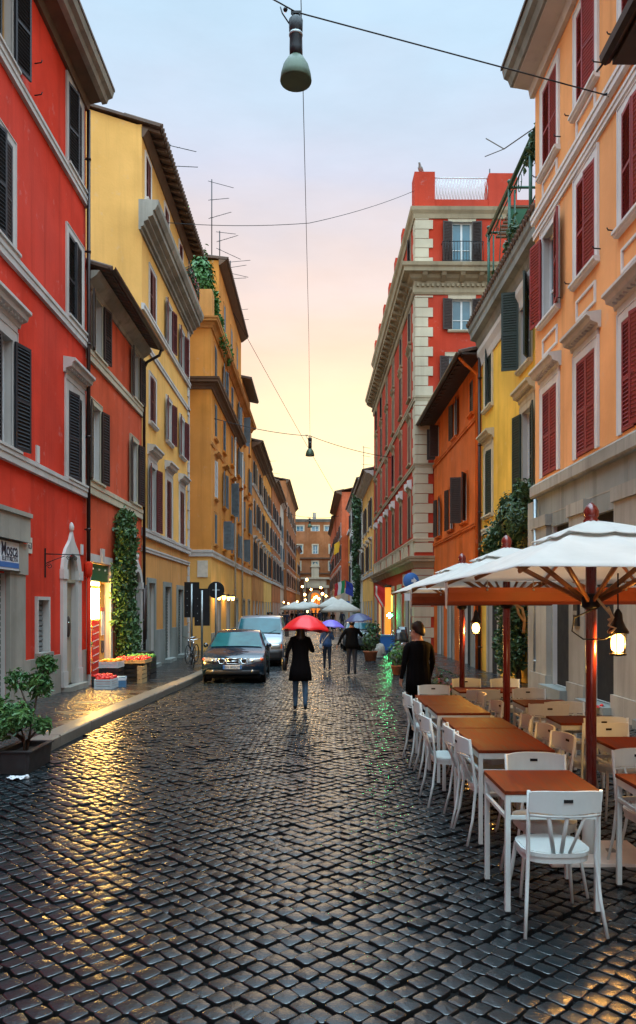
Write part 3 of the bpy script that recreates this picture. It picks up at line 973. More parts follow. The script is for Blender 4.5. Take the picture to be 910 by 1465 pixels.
# ------------------------------------------------------------------ LEFT: low rose house with the greengrocer
def rose_house():
    b = Bld('rose_house', 'low rose red house with a tiled eave above the lit greengrocer', (-5.8, 19.2), (-5.8, 25.3))
    Y = lambda y: y - 19.2
    w_ = [(Y(20.2), 8.42, .84, 1.5, 'open'), (Y(24.4), 8.42, .82, 1.5, 'open'), (Y(20.0), 5.12, .84, 1.95, 'open'), (Y(24.2), 5.12, .82, 1.95, 'open')]
    shop = (Y(20.38), -.15, 1.86, 3.18); arch = (Y(24.5), -.2, .9, 3.15)
    body(b, 10.25, 9, [x[:4] for x in w_] + [shop, arch], 'rose_plaster')
    for s, z, w, h, st in w_:
        win(b, s, z, w, h, shut='brownblack_paint', state=st, cw=.13, casing='cream_stone')
    for z, h, o in ((8.1, .26, .07), (4.74, .3, .07)): mold(b, 'string_course', .0, b.L, band(z, h, o), 'cream_stone')
    mold(b, 'cornice', 0.02, b.L, [(-.01, 9.95), (.05, 9.95), (.08, 10.05), (.26, 10.18), (.34, 10.3), (-.01, 10.3)], 'cornice_stone')
    eave_roof(b, 0, b.L, 10.32, .56, 9, .3, .06, rafters=False)
    gutter(b, 0, b.L, 10.36, .66)
    mb = MB().tube([(b.L - .1, -.66, 10.3), (b.L - .1, -.6, 10.12), (b.L - .1, -.2, 9.9), (b.L - .1, -.1, 9.7), (b.L - .1, -.1, 2.5)], .05, 8)
    mb.tube([(b.L - .1, -.1, 2.5), (b.L - .1, -.1, .0)], .06, 8)
    b.part('downpipe', mb, 'pipe_metal')
    surround(b, shop[0], shop[1], shop[2], shop[3], .2, 'trim_stone', keystone=True)
    arch_surround(b, arch[0], arch[1], arch[2], 2.75, 3.2, .24, .16, 'trim_stone')
    opening_fill(b, arch[0], arch[1], arch[2], arch[3], 'door', mat='dark_wood')
    # the shop: lit room behind the opening
    x0, x1, z0, z1 = shop[0] - .93, shop[0] + .93, -.15, 3.03
    mb = MB(); dp = 3.2
    mb.poly([(x0, .2, z0), (x1, .2, z0), (x1, dp, z0), (x0, dp, z0)]); mb.poly([(x0, .2, z1), (x0, dp, z1), (x1, dp, z1), (x1, .2, z1)])
    mb.poly([(x0, .2, z0), (x0, dp, z0), (x0, dp, z1), (x0, .2, z1)]); mb.poly([(x1, .2, z0), (x1, .2, z1), (x1, dp, z1), (x1, dp, z0)]); mb.poly([(x0, dp, z0), (x1, dp, z0), (x1, dp, z1), (x0, dp, z1)])
    b.part('shop_room', mb, 'gold_plaster')
    mb = MB().box(x0 + .02, x1 - .02, .02, .1, 2.55, 3.0); pn = b.part('sign_panel', mb, 'green_panel')
    for sx in (.35, .93, 1.5): MB().ball((x0 + sx, .0, 2.86), .03, 8).build('panel_lamp', 'bulb_glass', pn)
    mb = MB().box(x0 + .62, x0 + 1.3, .10, .115, z0, 1.52); b.part('red_banner', mb, 'sign_red')
    bb = MB()
    for k in range(8): bb.prism([(x0 + .68, .0 + k * .19), (x0 + 1.24, .05 + k * .19), (x0 + 1.24, .075 + k * .19), (x0 + .68, .022 + k * .19)], .094, .098, 'y')
    b.part('banner_stripes', bb, 'sign_white')
    mb = MB().box(x1 - .5, x1 - .02, .12, .18, z0, 2.5); dr = b.part('yellow_door', mb, 'gold_plaster')
    MB().box(x1 - .36, x1 - .08, .10, .118, 1.1, 1.75).build('notice', 'sign_white', dr); MB().box(x1 - .36, x1 - .08, .098, .118, 1.76, 1.86).build('notice_head', 'sign_red', dr)
    MB().box(x1 - .34, x1 - .1, .10, .118, .62, .95).build('poster', 'sign_ink', dr)
    mb = MB().box(x0 + .12, x0 + 1.28, .10, .15, 1.56, 2.36); b.part('light_panel', mb, 'shop_light')
    mb = MB().box(x0 + .06, x0 + 1.1, .04, .1, 2.44, 2.52); b.part('tube_lamp', mb, 'tube_light')
    for k in range(4):
        zz = z0 + .15 + k * .42
        mb = MB().box(x0 + .06, x0 + .60, .04, .3, zz, zz + .03); sf = b.part('shelf', mb, 'crate_wood')
        m2 = MB()
        for q in range(9): m2.ball((x0 + .11 + .105 * (q % 5), .10 + .12 * (q // 5), zz + .08), .052, 8)
        m2.build('fruit', ['tomato', 'orange_fruit', 'greens', 'orange_fruit'][k], sf)
    ld = bpy.data.lights.new('shop_spill_light', 'AREA'); ld.energy = 70; ld.color = (1, .52, .13); ld.shape = 'RECTANGLE'; ld.size = 1.4; ld.size_y = .7  # added light outside the opening, throws the shop glow onto the pavement
    lo = bpy.data.objects.new('shop_spill_light', ld); C.objects.link(lo); lo.parent = b.root; lo.location = (x0 + .8, -.06, 2.0); lo.rotation_euler = (R(-62), 0, 0)
    return b
rose_house()

# ------------------------------------------------------------------ LEFT: yellow house
def yellow_house():
    b = Bld('yellow_house', 'tall yellow house with maroon shutters, heavy grey cornice and a blank gable wall', (-5.8, 25.3), (-5.8, 34.5))
    Y = lambda y: y - 25.3
    cols = [Y(26.9), Y(29.85), Y(32.7)]; ops = []
    for s in cols: ops += [(s, 4.5, .95, 2.25), (s, 8.25, .92, 1.6), (s, 11.9, .92, 1.65)]
    at = [(Y(26.2), 15.6, .7, 1.45), (Y(29.4), 15.6, .7, 1.45), (Y(32.4), 15.6, .7, 1.45)]
    g = [(Y(26.65), -.2, 1.0, 2.9), (Y(29.5), -.2, 1.15, 2.85), (Y(32.2), -.2, 1.15, 2.8)]
    # gable profile at the near end, rising away from the street
    body(b, 17.75, 9, ops + at + g, ['gold_plaster', 'tan_plaster'], m_low=1, z_low=4.25)
    mb = MB().prism([(0, 17.7), (9, 17.7), (9, 20.6)], .001, b.L, 'x'); b.part('gable', mb, 'gold_plaster')
    for k, s in enumerate(cols):
        win(b, s, 4.5, .95, 2.25, shut='maroon_paint', state=('open', 'closed', 'closed')[k], hood=.34, cw=.2)
        win(b, s, 8.25, .92, 1.6, shut='maroon_paint', state=('closed', 'open', 'open')[k], cw=.11)
        win(b, s, 11.9, .92, 1.65, shut='maroon_paint', state=('closed', 'open', 'open')[k], cw=.11, sill=False)
    for s, z, w, h in at: win(b, s, z, w, h, shut='maroon_paint', state='closed', cw=.1, casing='white_trim')
    for z, h, o in ((11.66, .2, .09), (10.55, .2, .05), (4.22, .26, .1), (3.72, .16, .05)): mold(b, 'string_course', -.04, b.L, band(z, h, o), 'trim_stone')
    mold(b, 'cornice', -.42, b.L + .3, [(-.01, 14.1), (.07, 14.1), (.07, 14.2), (.16, 14.22), (.16, 14.36), (.3, 14.42), (.3, 14.5), (.46, 14.56), (.46, 14.72), (.52, 14.74), (.62, 14.9), (.64, 15.05), (-.01, 15.08)], 'cornice_stone')
    mold(b, 'parapet', 0, b.L, [(-.01, 15.05), (.3, 15.05), (.3, 15.2), (-.01, 15.25)], 'trim_stone')
    eave_roof(b, -.1, b.L + .1, 17.62, .62, 9.2, .3, .09)
    mold(b, 'soffit', 0, b.L, [(-.01, 17.35), (.05, 17.35), (.22, 17.6), (-.01, 17.68)], 'brown_soffit')
    quoins(b, b.L, 4.5, 14.1, .42, .28, .42, 'trim_stone', side=-1)
    quoins(b, b.L, -.5, 3.7, .5, .34, .42, 'trim_stone', side=-1)
    for a, c in ((0.02, g[0][0] - .68), (g[0][0] + .68, g[1][0] - .76), (g[1][0] + .76, g[2][0] - .76), (g[2][0] + .76, b.L - .5)): b.part('plinth', MB().box(a, c, -.045, .01, -.6, 1.05), 'grey_stone')
    for k, (s, z, w, h) in enumerate(g):
        surround(b, s, z, w, h, .17, 'grey_stone')
        opening_fill(b, s, z, w, h, 'void' if k == 0 else 'roller', mat='dirty_stone' if k == 0 else None)
        mb = MB().box(s - w / 2 - .15, s + w / 2 + .15, -.25, .02, -.5, -.1); b.part('door_step', mb, 'grey_stone')
    # small flower balcony on the cornice
    mb = MB()
    for k in range(14): mb.tube([(Y(31.2) + k * .2, -.55, 15.2), (Y(31.2) + k * .2, -.55, 15.95)], .012, 5)
    mb.tube([(Y(31.1), -.55, 15.97), (Y(34.1), -.55, 15.97)], .02, 6)
    b.part('railing', mb, 'iron')
    downpipe(b, .12, .8, 2.6, 'pipe_metal', .045)
    return b
yellow_house()
rs_ = np.random.RandomState(3)
t = thing('flower_box', 'row of flowering plants behind the railing above the yellow house cornice', 'plants', (-5.35, 32.6, 15.12))
MB().box(-.12, .12, -1.3, 1.3, 0, .2).build('trough', 'terracotta', t)
link('foliage', leaf_mesh(blob_points([((0, y_, .45), (.22, .3, .3), 1) for y_ in (-1, -.5, 0, .5, 1)], 90, 4), .13, 'bush_leaf', 4), t)
link('flowers', leaf_mesh(blob_points([((.1, y_, .5), (.2, .3, .25), 1) for y_ in (-1, -.4, .4, 1)], 14, 5), .12, 'pink_flower', 5), t)

# ------------------------------------------------------------------ LEFT: amber corner building with the roof terrace
def amber_house():
    b = Bld('amber_house', 'tall amber corner building with slate blue shutters, brown cornices and a roof terrace', (-5.15, 37.0), (-5.15, 59.5))
    Y = lambda y: y - 37.0
    cs = [Y(v) for v in (38.6, 42.0, 45.8, 49.6, 53.4, 57.2)]; ops = []
    rows = [(5.0, 1.5), (7.3, 1.85), (10.3, 1.7), (13.15, 1.75)]
    for s in cs:
        for z, h in rows: ops.append((s, z, .9, h))
    g = [(Y(v), -.3, 1.3, 2.6) for v in (39.6, 43.8, 48.4, 53, 57)]
    body(b, 15.6, 12, ops + g, ['amber_plaster', 'gold_plaster'], m_low=1, z_low=4.4)
    # end wall below the band is the paler ochre too
    mb = MB().box(-.012, .0, .0, 12, -.6, 4.4); b.part('end_wall', mb, 'gold_plaster')
    for k, s in enumerate(cs):
        for j, (z, h) in enumerate(rows):
            st = ('closed', 'open', 'closed', 'open', 'ajar', 'closed')[(k + 2 * j) % 6]
            if k == 0 and j in (1, 2): st = 'closed'
            win(b, s, z, .9, h, shut='slateblue_paint' if (k > 0 or j != 1) else 'frame_white', state='wide' if (k == 1 and j == 0) else st,
                casing='amber_plaster' if k else 'tan_plaster', cw=.1, hood=.2 if j == 1 else None, slats=k < 3, hood_mat='tan_plaster')
    for T, a, c in ((None, -.5, b.L), ):
        mold(b, 'string_course', 0, b.L, band(4.3, .3, .08), 'trim_stone', m0=1)
        mold(b, 'string_course', -.04, b.L, band(9.7, .16, .05), 'tan_plaster')
        mold(b, 'cornice', 0, b.L * .62, cornice(12.35, .5, .45), 'brown_soffit', m0=1)
        mold(b, 'cornice', 0, b.L, cornice(15.3, .45, .4), 'tan_plaster', m0=1)
    TL = Matrix.Translation((0, 12, 0)) @ Matrix.Rotation(R(-90), 4, 'Z')
    mold(b, 'string_course', 0, 12, band(4.3, .3, .08), 'trim_stone', TL, m1=1)
    mold(b, 'cornice', 0, 12, cornice(12.35, .5, .45), 'brown_soffit', TL, m1=1)
    mold(b, 'cornice', 0, 12, cornice(15.3, .45, .4), 'tan_plaster', TL, m1=1)
    # terrace parapet, penthouse, top storey
    mb = MB().box(.05, 4.1, .02, .3, 15.8, 16.35).box(.05, .35, .3, 11.9, 15.8, 16.3).box(-.05, .8, -.05, .55, 15.8, 17.15)
    b.part('parapet', mb, 'tan_plaster')
    body(b, 20.4, 9, [(6.5, 17.2, .8, 1.6), (10.0, 17.2, .8, 1.6), (13.2, 17.2, .8, 1.6)], 'amber_plaster', z0=15.5, s0=4.1, s1=16, ops_left=[(3.2, 16.8, 1.0, 1.7)], name='penthouse', y0=.15)
    TP = Matrix.Translation((4.1, 9.15, 0)) @ Matrix.Rotation(R(-90), 4, 'Z')
    win(b, 3.2, 16.8, 1.0, 1.7, T=TP, shut=None, state='none', casing='white_trim', glass='sky_tint_glass')
    for s in (6.5, 10.0, 13.2): win(b, s, 17.2, .8, 1.6, T=Matrix.Translation((0, .15, 0)), shut='slateblue_paint', state='closed', casing='tan_plaster', slats=False)
    eave_roof(b, 4.0, 16.1, 20.4, .45, 9, .12, .12, rafters=False, y0=.15)
    mold(b, 'soffit', 4.0, 16.1, [(.0, 20.1), (.1, 20.15), (.4, 20.38), (.0, 20.42)], 'brown_soffit', Matrix.Translation((0, .14, 0)))
    body(b, 17.6, 9, [(18.2, 15.9, .8, 1.2), (20.8, 15.9, .8, 1.2)], 'tan_plaster', z0=15.5, s0=16.0, s1=b.L, name='top_storey', y0=.1)
    eave_roof(b, 16.1, b.L + .1, 17.6, .5, 9, .2, .12, rafters=False)
    for s, z, w, h in g:
        surround(b, s, z, w, h, .14, 'dirty_stone'); opening_fill(b, s, z, w, h, 'door' if rnd.random() < .5 else 'void')
    mb = MB().box(0, b.L, -.04, .01, -.6, .55); 
    mb = MB()
    xs = [0] + [v for s, z, w, h in g for v in (s - w / 2 - .16, s + w / 2 + .16)] + [b.L]
    for a, c in zip(xs[::2], xs[1::2]): b.part('plinth', MB().box(a, c, -.045, .01, -.6, .6), 'dirty_stone')
    downpipe(b, Y(46.9), -.2, 12.2, 'pale_pipe', .06); downpipe(b, Y(51.4), -.2, 12.2, 'pale_pipe', .06)
    mb = MB().box(-.05, -.012, .15, .65, 3.3, 4.1); b.part('street_plaque', mb, 'plaque_cream')
    return b
amber_house()
t = thing('terrace_hedge', 'tall bright green bamboo hedge on the roof terrace of the amber building', 'hedge', (-5.5, 39.0, 15.8))
pts = blob_points([((-.25, -1.2, 2.3), (.6, .9, 1.2), 1.8), ((0, .2, 1.5), (.45, 1.0, .9), 1.2), ((.05, 1.4, 1.0), (.45, 1.0, .7), 1.1), ((.15, 2.6, .6), (.35, .9, .6), .8), ((-.3, -1.2, 1.0), (.45, .8, .8), .8),
                   ((.45, 3.6, .0), (.3, .7, .5), .5), ((.5, 1.0, -.1), (.2, 1.6, .4), .5)], 1000, 8)
link('foliage', leaf_mesh(pts, .2, 'bright_leaf', 8, .6), t)
mb = MB()
for k in range(14): mb.tube([(rnd.uniform(-.3, .2), -1.6 + k * .3, 0), (rnd.uniform(-.3, .2), -1.6 + k * .3 + rnd.uniform(-.1, .1), 1.6 - k * .08)], .018, 5)
mb.build('stem', 'bark', t)

# ------------------------------------------------------------------ far houses (simple but whole)
def plain_house(name, label, p0, p1, top, mat, shut, cols, rows, trim='trim_stone', depth=9, out=.4, roof='roof_tile', near=None, state=None, w=.95, group=None, low=None, end_rows=None):
    b = Bld(name, label, p0, p1, group=group)
    ops = [(b.L * (k + .5) / cols, z, w, h) for k in range(cols) for z, h in rows]
    g = [(b.L * (k + .5) / cols, -.34, 1.25, 2.7) for k in range(cols)]
    kw = {}
    ends = [(depth * (k + .5) / 2, z, w, h) for k in range(2) for z, h in (end_rows or [])]
    if near == 'left': kw['ops_left'] = ends
    if near == 'right': kw['ops_right'] = ends
    body(b, top, depth, ops + g, [mat, low or mat], m_low=1, z_low=rows[0][0] - .5, **kw)
    for k in range(cols):
        for j, (z, h) in enumerate(rows):
            win(b, b.L * (k + .5) / cols, z, w, h, shut=shut, state=(state or ('open', 'closed'))[(k * 3 + j) % 2], casing=trim, cw=.12, slats=False, hood=.25 if j == 0 else None)
    if ends:
        T = (Matrix.Translation((0, depth, 0)) @ Matrix.Rotation(R(-90), 4, 'Z')) if near == 'left' else (Matrix.Translation((b.L, 0, 0)) @ Matrix.Rotation(R(90), 4, 'Z'))
        for s, z, ww, h in ends: win(b, s, z, ww, h, T=T, shut=shut, state='closed', casing=trim, cw=.12, slats=False)
    for s, z, ww, h in g: opening_fill(b, s, z, ww, h, rnd.choice(['void', 'door', 'roller']))
    mold(b, 'string_course', -.03, b.L + .03, band(rows[0][0] - .5, .25, .08), trim)
    if len(rows) > 2: mold(b, 'string_course', -.03, b.L + .03, band(rows[2][0] - .3, .18, .06), trim)
    mold(b, 'cornice', -.3, b.L + .3, cornice(top - .45, .45, out), trim if roof != 'roof_tile' else 'brown_soffit')
    eave_roof(b, -.15, b.L + .15, top, out + .1, depth, .22, .1, rafters=False)
    return b
RW = [(4.9, 2.1), (8.4, 1.9), (11.6, 1.7)]
plain_house('brown_house', 'narrow brown house with a deep dark eave beyond the amber building', (-5.1, 59.6), (-5.1, 72), 14.6, 'brown_plaster', 'brownblack_paint', 4, RW, out=.7)
plain_house('orange_house', 'orange and yellow house with a rooftop shrub beyond the brown house', (-5.2, 72.1), (-5.1, 84), 15.3, 'amber_plaster', 'brownblack_paint', 4, RW, low='gold_plaster')
plain_house('umber_house', 'dark red brown house with white balconies far down the left side', (-5.0, 84.1), (-4.9, 100), 15.6, 'umber_plaster', 'charcoal_paint', 5, RW, out=.6)
plain_house('pale_house', 'pale grey narrow house far down the left side before the tall brick house', (-5.2, 100.1), (-5.1, 114), 16.6, 'pale_plaster', 'slateblue_paint', 4, RW, roof='flat')
plain_house('brick_tower_house', 'tall reddish brick house with a loggia on top, last on the left side', (-4.7, 114.1), (-4.3, 148), 20.6, 'brick_plaster', 'brownblack_paint', 9, RW + [(15.6, 1.8)], near='left', end_rows=RW + [(15.6, 1.8)])
plain_house('balcony_house', 'low ornate stone house front at the far left just before the end of the street', (-4.1, 148.2), (-3.9, 163), 13.5, 'tan_plaster', 'brownblack_paint', 4, RW[:2], roof='flat', near='left', end_rows=RW[:2])

# ------------------------------------------------------------------ END: brick palace front with the fountain niche
def end_palace():
    b = Bld('brick_palace', 'big brown brick palace front with a fountain niche closing the street', (-14, 166), (14, 166))
    X = lambda x: x + 14
    ops = [(X(x), 18.2, 1.5, 1.1) for x in (-3.9, -.6, 2.2, -8, 6.5)] + [(X(x), 13.3, 1.0, 1.9) for x in (-3.9, -.6, 3.0, -8, 7)] + [(X(x), 9.6, 1.2, 2.0) for x in (-.6, 3.0, -4.4)]
    niche = (X(-.6), -.3, 2.0, 5.6)
    body(b, 20.8, 10, ops + [niche], 'brick_plaster')
    for s, z, w, h in ops: win(b, s, z, w, h, shut=None, state='none', casing='cream_stone', cw=.22, sill=False, glass='sky_tint_glass')
    for z in (12.2, 8.9): mold(b, 'string_course', 0, 28, band(z, .3, .25), 'brown_soffit')
    mold(b, 'cornice', 0, 28, cornice(20.2, .6, .5), 'grey_stone')
    arch_surround(b, niche[0], -.3, 2.0, 4.2, 5.2, .6, .01, 'cream_stone', o=.3)
    mb = MB().box(-1, 1, .05, .21, 0, 5.6); link('niche', mb.mesh('niche', 'orange_glow'), b.root, Matrix.Translation((niche[0], 0, -.3)))
    mb = MB()
    for sx in (-2.3, 2.3): mb.box(niche[0] + sx - .3, niche[0] + sx + .3, -.5, .01, -.6, 5.9)
    mb.box(niche[0] - 3, niche[0] + 3, -.65, .01, 5.9, 6.5); mb.box(niche[0] - 2.4, niche[0] + 2.4, -.5, .01, 6.5, 7.8); mb.box(niche[0] - 3.1, niche[0] + 3.1, -.7, .01, 7.8, 8.2)
    mb.box(niche[0] - .8, niche[0] + .8, -.4, .01, 8.2, 10.4); mb.prism([(niche[0] - 1.1, 10.4), (niche[0] + 1.1, 10.4), (niche[0], 11.4)], -.5, .01, 'y')
    b.part('fountain_front', mb, 'cream_stone')
    mb = MB().box(X(-.8) - .4, X(-.8) + .4, 3, 4, 20.8, 22.6); b.part('chimney', mb, 'dirty_stone')
    return b
end_palace()
# ------------------------------------------------------------------ RIGHT: peach house behind the cafe tables
def peach_house():
    b = Bld('peach_house', 'peach orange house with burgundy shutters and a grey stone ground floor behind the cafe', (5.2, 18.4), (5.30, 9.2))
    S = lambda y: 18.4 - y
    cols = [S(17.25), S(15.0), S(12.75), S(10.5)]; ops = []
    rows = [(4.88, 1.9), (8.42, 1.95), (11.85, 1.9)]
    for s in cols:
        for z, h in rows: ops.append((s, z, 1.0, h))
    g = [(S(16.45), .16, 1.25, 3.5), (S(14.1), .12, 1.2, 3.5), (S(11.4), .1, 1.3, 3.5)]
    body(b, 14.4, 9, ops + g, ['peach_plaster', 'grey_stone'], m_low=1, z_low=4.6)
    for k, s in enumerate(cols):
        win(b, s, 4.88, 1.0, 1.9, shut='burgundy_paint', state='closed', casing='white_trim', cw=.16, hood=.3, sill=False, hood_mat='trim_stone')
        win(b, s, 8.42, 1.0, 1.95, shut='burgundy_paint', state='open' if k == 0 else 'closed', casing='white_trim', cw=.15)
        win(b, s, 11.85, 1.0, 1.9, shut='burgundy_paint', state='closed', casing='white_trim', cw=.15)
        for zb in (7.62, 11.24):
            mb = MB(); o = .035; w, h = .52, .42
            mb.box(-w, w, -o, .01, h - .05, h).box(-w, w, -o, .01, 0, .05).box(-w, -w + .05, -o, .01, .05, h - .05).box(w - .05, w, -o, .01, .05, h - .05)
            b.part('panel_frame', mb, 'white_trim', Matrix.Translation((s, 0, zb)))
        for zz in (8.5, 11.95):
            mb = MB().tube([(0, 0, 0), (0, -.13, .01), (0, -.15, .05)], .012, 6)
            b.part('shutter_hook', mb, 'iron', TR(s - .78, -.02, zz)); b.part('shutter_hook', mb, 'iron', TR(s + .78, -.02, zz))
    mold(b, 'string_course', -.02, b.L, band(10.98, .2, .1), 'white_trim'); mold(b, 'string_course', -.02, b.L, band(10.62, .16, .05), 'white_trim')
    mold(b, 'string_course', -.06, b.L, [(-.01, 4.46), (.09, 4.46), (.12, 4.5), (.12, 4.72), (.06, 4.78), (-.01, 4.8)], 'dirty_stone')
    mold(b, 'soffit', -.1, b.L, [(-.01, 14.1), (.1, 14.1), (.14, 14.3), (.5, 14.36), (.5, 14.5), (-.01, 14.5)], 'trim_stone')
    mold(b, 'cornice', -.15, b.L, [(.42, 14.38), (.56, 14.4), (.62, 14.55), (.72, 14.6), (.76, 14.78), (.42, 14.78)], 'grey_stone')
    eave_roof(b, -.15, b.L, 14.79, .8, 9, .3, .07, rafters=False, tiles=False)
    mb = MB()
    xs = [-.02] + [v for s, z, w, h in g for v in (s - w / 2, s + w / 2)] + [b.L]
    for a, c in zip(xs[::2], xs[1::2]):
        e = .12
        mb.box(a + e, c - e, -.11, .01, -.6, 3.9); mb.box(a + e - .05, c - e + .05, -.15, .01, -.6, .35); mb.box(a + e - .06, c - e + .06, -.15, .01, 3.7, 3.95)
    b.part('pilasters', mb, 'dirty_stone')
    mb = MB()
    for z in (1.2, 2.2, 3.2): pass
    for s in (1.9, 3.3, 5.4, 7.0): mb.box(s - .004, s + .004, -.006, .002, 4.0, 4.46)
    mb.box(0, b.L, -.006, .002, 3.96, 3.985); b.part('stone_joints', mb, 'dirty_stone')
    for k, (s, z, w, h) in enumerate(g):
        o = opening_fill(b, s, z, w, h, 'void')
        m2 = MB()
        if k == 0:
            for q in range(8): m2.box(-w / 2, w / 2, .12, .16, .02 + q * .16, .15 + q * .16)
            m2.build('slat_panel', 'brown_soffit', o)
        else:
            m2.box(-w / 2 + .05, w / 2 - .05, .14, .18, .02, 2.6); m2.build('door_panel', 'darkgreen_paint', o)
        mb = MB().box(s - w / 2 - .12, s + w / 2 + .12, -.3, .05, -.5, z); b.part('door_step', mb, 'grey_stone')
    mb = MB().box(S(15.3), S(15.05), -.16, -.11, 1.5, 2.1); bx = b.part('meter_box', mb, 'iron')
    MB().box(S(15.27), S(15.08), -.168, -.161, 1.72, 1.8).build('meter_label', 'zinc', bx)
    downpipe(b, S(18.05), -.2, 4.4, 'zinc', .05)
    mb = MB().tube([(S(13.7), -.01, 11.05), (S(13.7), -.16, 11.0)], .02, 6); b.part('cable_anchor', mb, 'iron')
    return b
peach_house()

def eave_house():
    b = Bld('dark_eave_house', 'house at the top right corner, only its dark eave and gutter showing', (5.42, 11.55), (5.5, -24.0))
    body(b, 10.1, 8, [], 'peach_plaster')
    eave_roof(b, 0, b.L, 10.12, 1.02, 8, .25, .08, mat='roof_tile', soffit='dark_wood')
    mb = MB().box(0, b.L, -1.0, .0, 10.02, 10.11); b.part('soffit', mb, 'dark_wood')
    mold(b, 'gutter', -.02, b.L, [(1.02, 10.06), (1.10, 10.02), (1.17, 10.06), (1.19, 10.16), (1.02, 10.16)], 'pipe_metal')
    mb = MB().tube([(-.05, -1.1, 10.1), (-.3, -1.12, 10.13)], .018, 6); b.part('gutter_spike', mb, 'iron')
eave_house()

# ------------------------------------------------------------------ RIGHT: lemon yellow house with the terrace
def lemon_house():
    b = Bld('lemon_house', 'lemon yellow house with dark green shutters under a rooftop terrace', (5.62, 26.4), (5.66, 18.42))
    S = lambda y: 26.4 - y
    ops = [(S(25.3), 8.45, .9, 2.05), (S(20.9), 8.45, .95, 2.2), (S(25.3), 4.9, .9, 2.1), (S(20.7), 4.6, 1.0, 2.6)]
    g = [(S(24.6), -.3, 1.3, 2.9), (S(19.6), -.2, 1.2, 3.0)]
    body(b, 11.3, 9, ops + g, ['lemon_plaster', 'lemon_plaster'])
    win(b, *ops[0], shut='darkgreen_paint', state='closed', casing='cream_stone', cw=.16)
    win(b, *ops[1], shut='darkgreen_paint', state='ajar', casing='cream_stone', cw=.16)
    win(b, *ops[2], shut='darkgreen_paint', state='closed', casing='cream_stone', cw=.18, hood=.3)
    win(b, *ops[3], shut='darkgreen_paint', state='open', casing='cream_stone', cw=.18, hood=.34)
    mold(b, 'cornice', -.05, b.L, cornice(10.5, .95, .46), 'grey_stone')
    mold(b, 'frieze', -.02, b.L, [(-.01, 10.1), (.04, 10.1), (.08, 10.3), (.16, 10.5), (.16, 10.66), (-.01, 10.66)], 'trim_stone')
    eave_roof(b, -.1, b.L, 11.46, .46, 1.6, .35, .06, rafters=False)
    mold(b, 'string_course', 0, b.L, band(4.3, .2, .05), 'cream_stone')
    for s, z, w, h in g:
        surround(b, s, z, w, h, .2, 'dirty_stone'); opening_fill(b, s, z, w, h, 'void')
    mb = MB().box(S(18.9), b.L - .02, -.5, .01, -.6, 4.4); b.part('pilaster', mb, 'dirty_stone')
    downpipe(b, .12, -.3, 10.4)
    mb = MB().box(0, b.L, .5, .75, 11.3, 11.9)
    for s in (1.2, 4.2, 7.2): mb.box(s - .25, s + .25, .35, .8, 11.6, 12.7)
    b.part('parapet', mb, 'lemon_plaster')
    return b
lemon_house()

def pergola():
    t = thing('terrace_pergola', 'green iron pergola frame and railing on the roof terrace of the lemon house', 'pergola', (5.75, 18.5, 11.7))
    mb = MB()
    xs = (0, 2.6)
    ps = (0.15, 2.3, 4.6, 7.4)
    for x in xs:
        for y in ps: mb.tube([(x, y, 0), (x, y, 2.75)], .05, 6); mb.tube([(x + .16, y, 0), (x + .16, y, 2.7)], .03, 6)
        mb.tube([(x, -.1, 2.78), (x, 7.6, 2.78)], .075, 6); mb.tube([(x, -.1, 2.5), (x, 7.6, 2.5)], .025, 6)
    for y in ps: mb.tube([(0, y, 2.78), (2.6, y, 2.78)], .04, 6)
    mb.build('frame', 'green_iron', t)
    mb = MB(); 
    for y in ps: mb.ball((0, y, 2.95), .07, 8); mb.tube([(0, y, 2.8), (0, y, 2.95)], .02, 6)
    mb.build('finial', 'green_iron', t)
    mb = MB()
    mb.tube([(0, 0, 1.05), (0, 7.5, 1.05)], .025, 6); mb.tube([(0, 0, .3), (0, 7.5, .3)], .02, 6)
    for k in range(38): mb.tube([(0, k * .2, .3), (0, k * .2 + .08, .7), (0, k * .2, 1.05)], .010, 4)
    for y in (.9, 3.4, 5.9):
        for s in (1, -1):
            mb.tube([(0, y + s * (.05 + .4 * (1 - q / 14) * math.cos(q * .6)), 2.2 + .4 * (1 - q / 14) * math.sin(q * .6)) for q in range(13)], .012, 4)
    mb.build('railing', 'green_iron', t)
    mb = MB().box(.05, 2.5, 4.9, 4.96, .2, 2.3); mb.build('screen', 'green_panel', t)
    mb = MB()
    for k in range(9): mb.box(.2, 2.2, 5.2 + k * .24, 5.3 + k * .24, 2.5, 2.56)
    mb.build('slats', 'brown_soffit', t)
    t2 = thing('terrace_planting', 'climbing plants hanging on the green pergola of the lemon house terrace', 'plants', (5.75, 18.5, 11.7))
    link('foliage', leaf_mesh(blob_points([((.3, .5, 2.5), (.4, .6, .35), 1), ((.5, 1.6, 2.9), (.4, .8, .2), .6), ((.1, 6.8, .5), (.2, .6, .7), .9), ((.1, 7.6, .1), (.2, .3, .6), .5), ((.2, 3.4, .5), (.2, .5, .4), .5), ((.2, .6, .4), (.2, .5, .4), .5), ((.1, 2.2, 2.6), (.2, .9, .3), .8), ((.1, 4.6, 1.0), (.2, .5, .9), .8)], 420, 21), .16, 'bush_leaf', 21), t2)
    mb = MB()
    for y in (.5, 1.4, 6.9): mb.tube([(.2, y, 0), (.25, y + .1, 1.3), (.3, y, 2.6)], .018, 5)
    mb.tube([(.2, 1.6, 2.9), (-.5, 3.2, 3.1), (-.9, 3.7, 3.7)], .016, 5); mb.tube([(-.5, 3.2, 3.1), (-1.0, 3.4, 3.0)], .012, 5)
    mb.build('stem', 'bark', t2)
pergola()

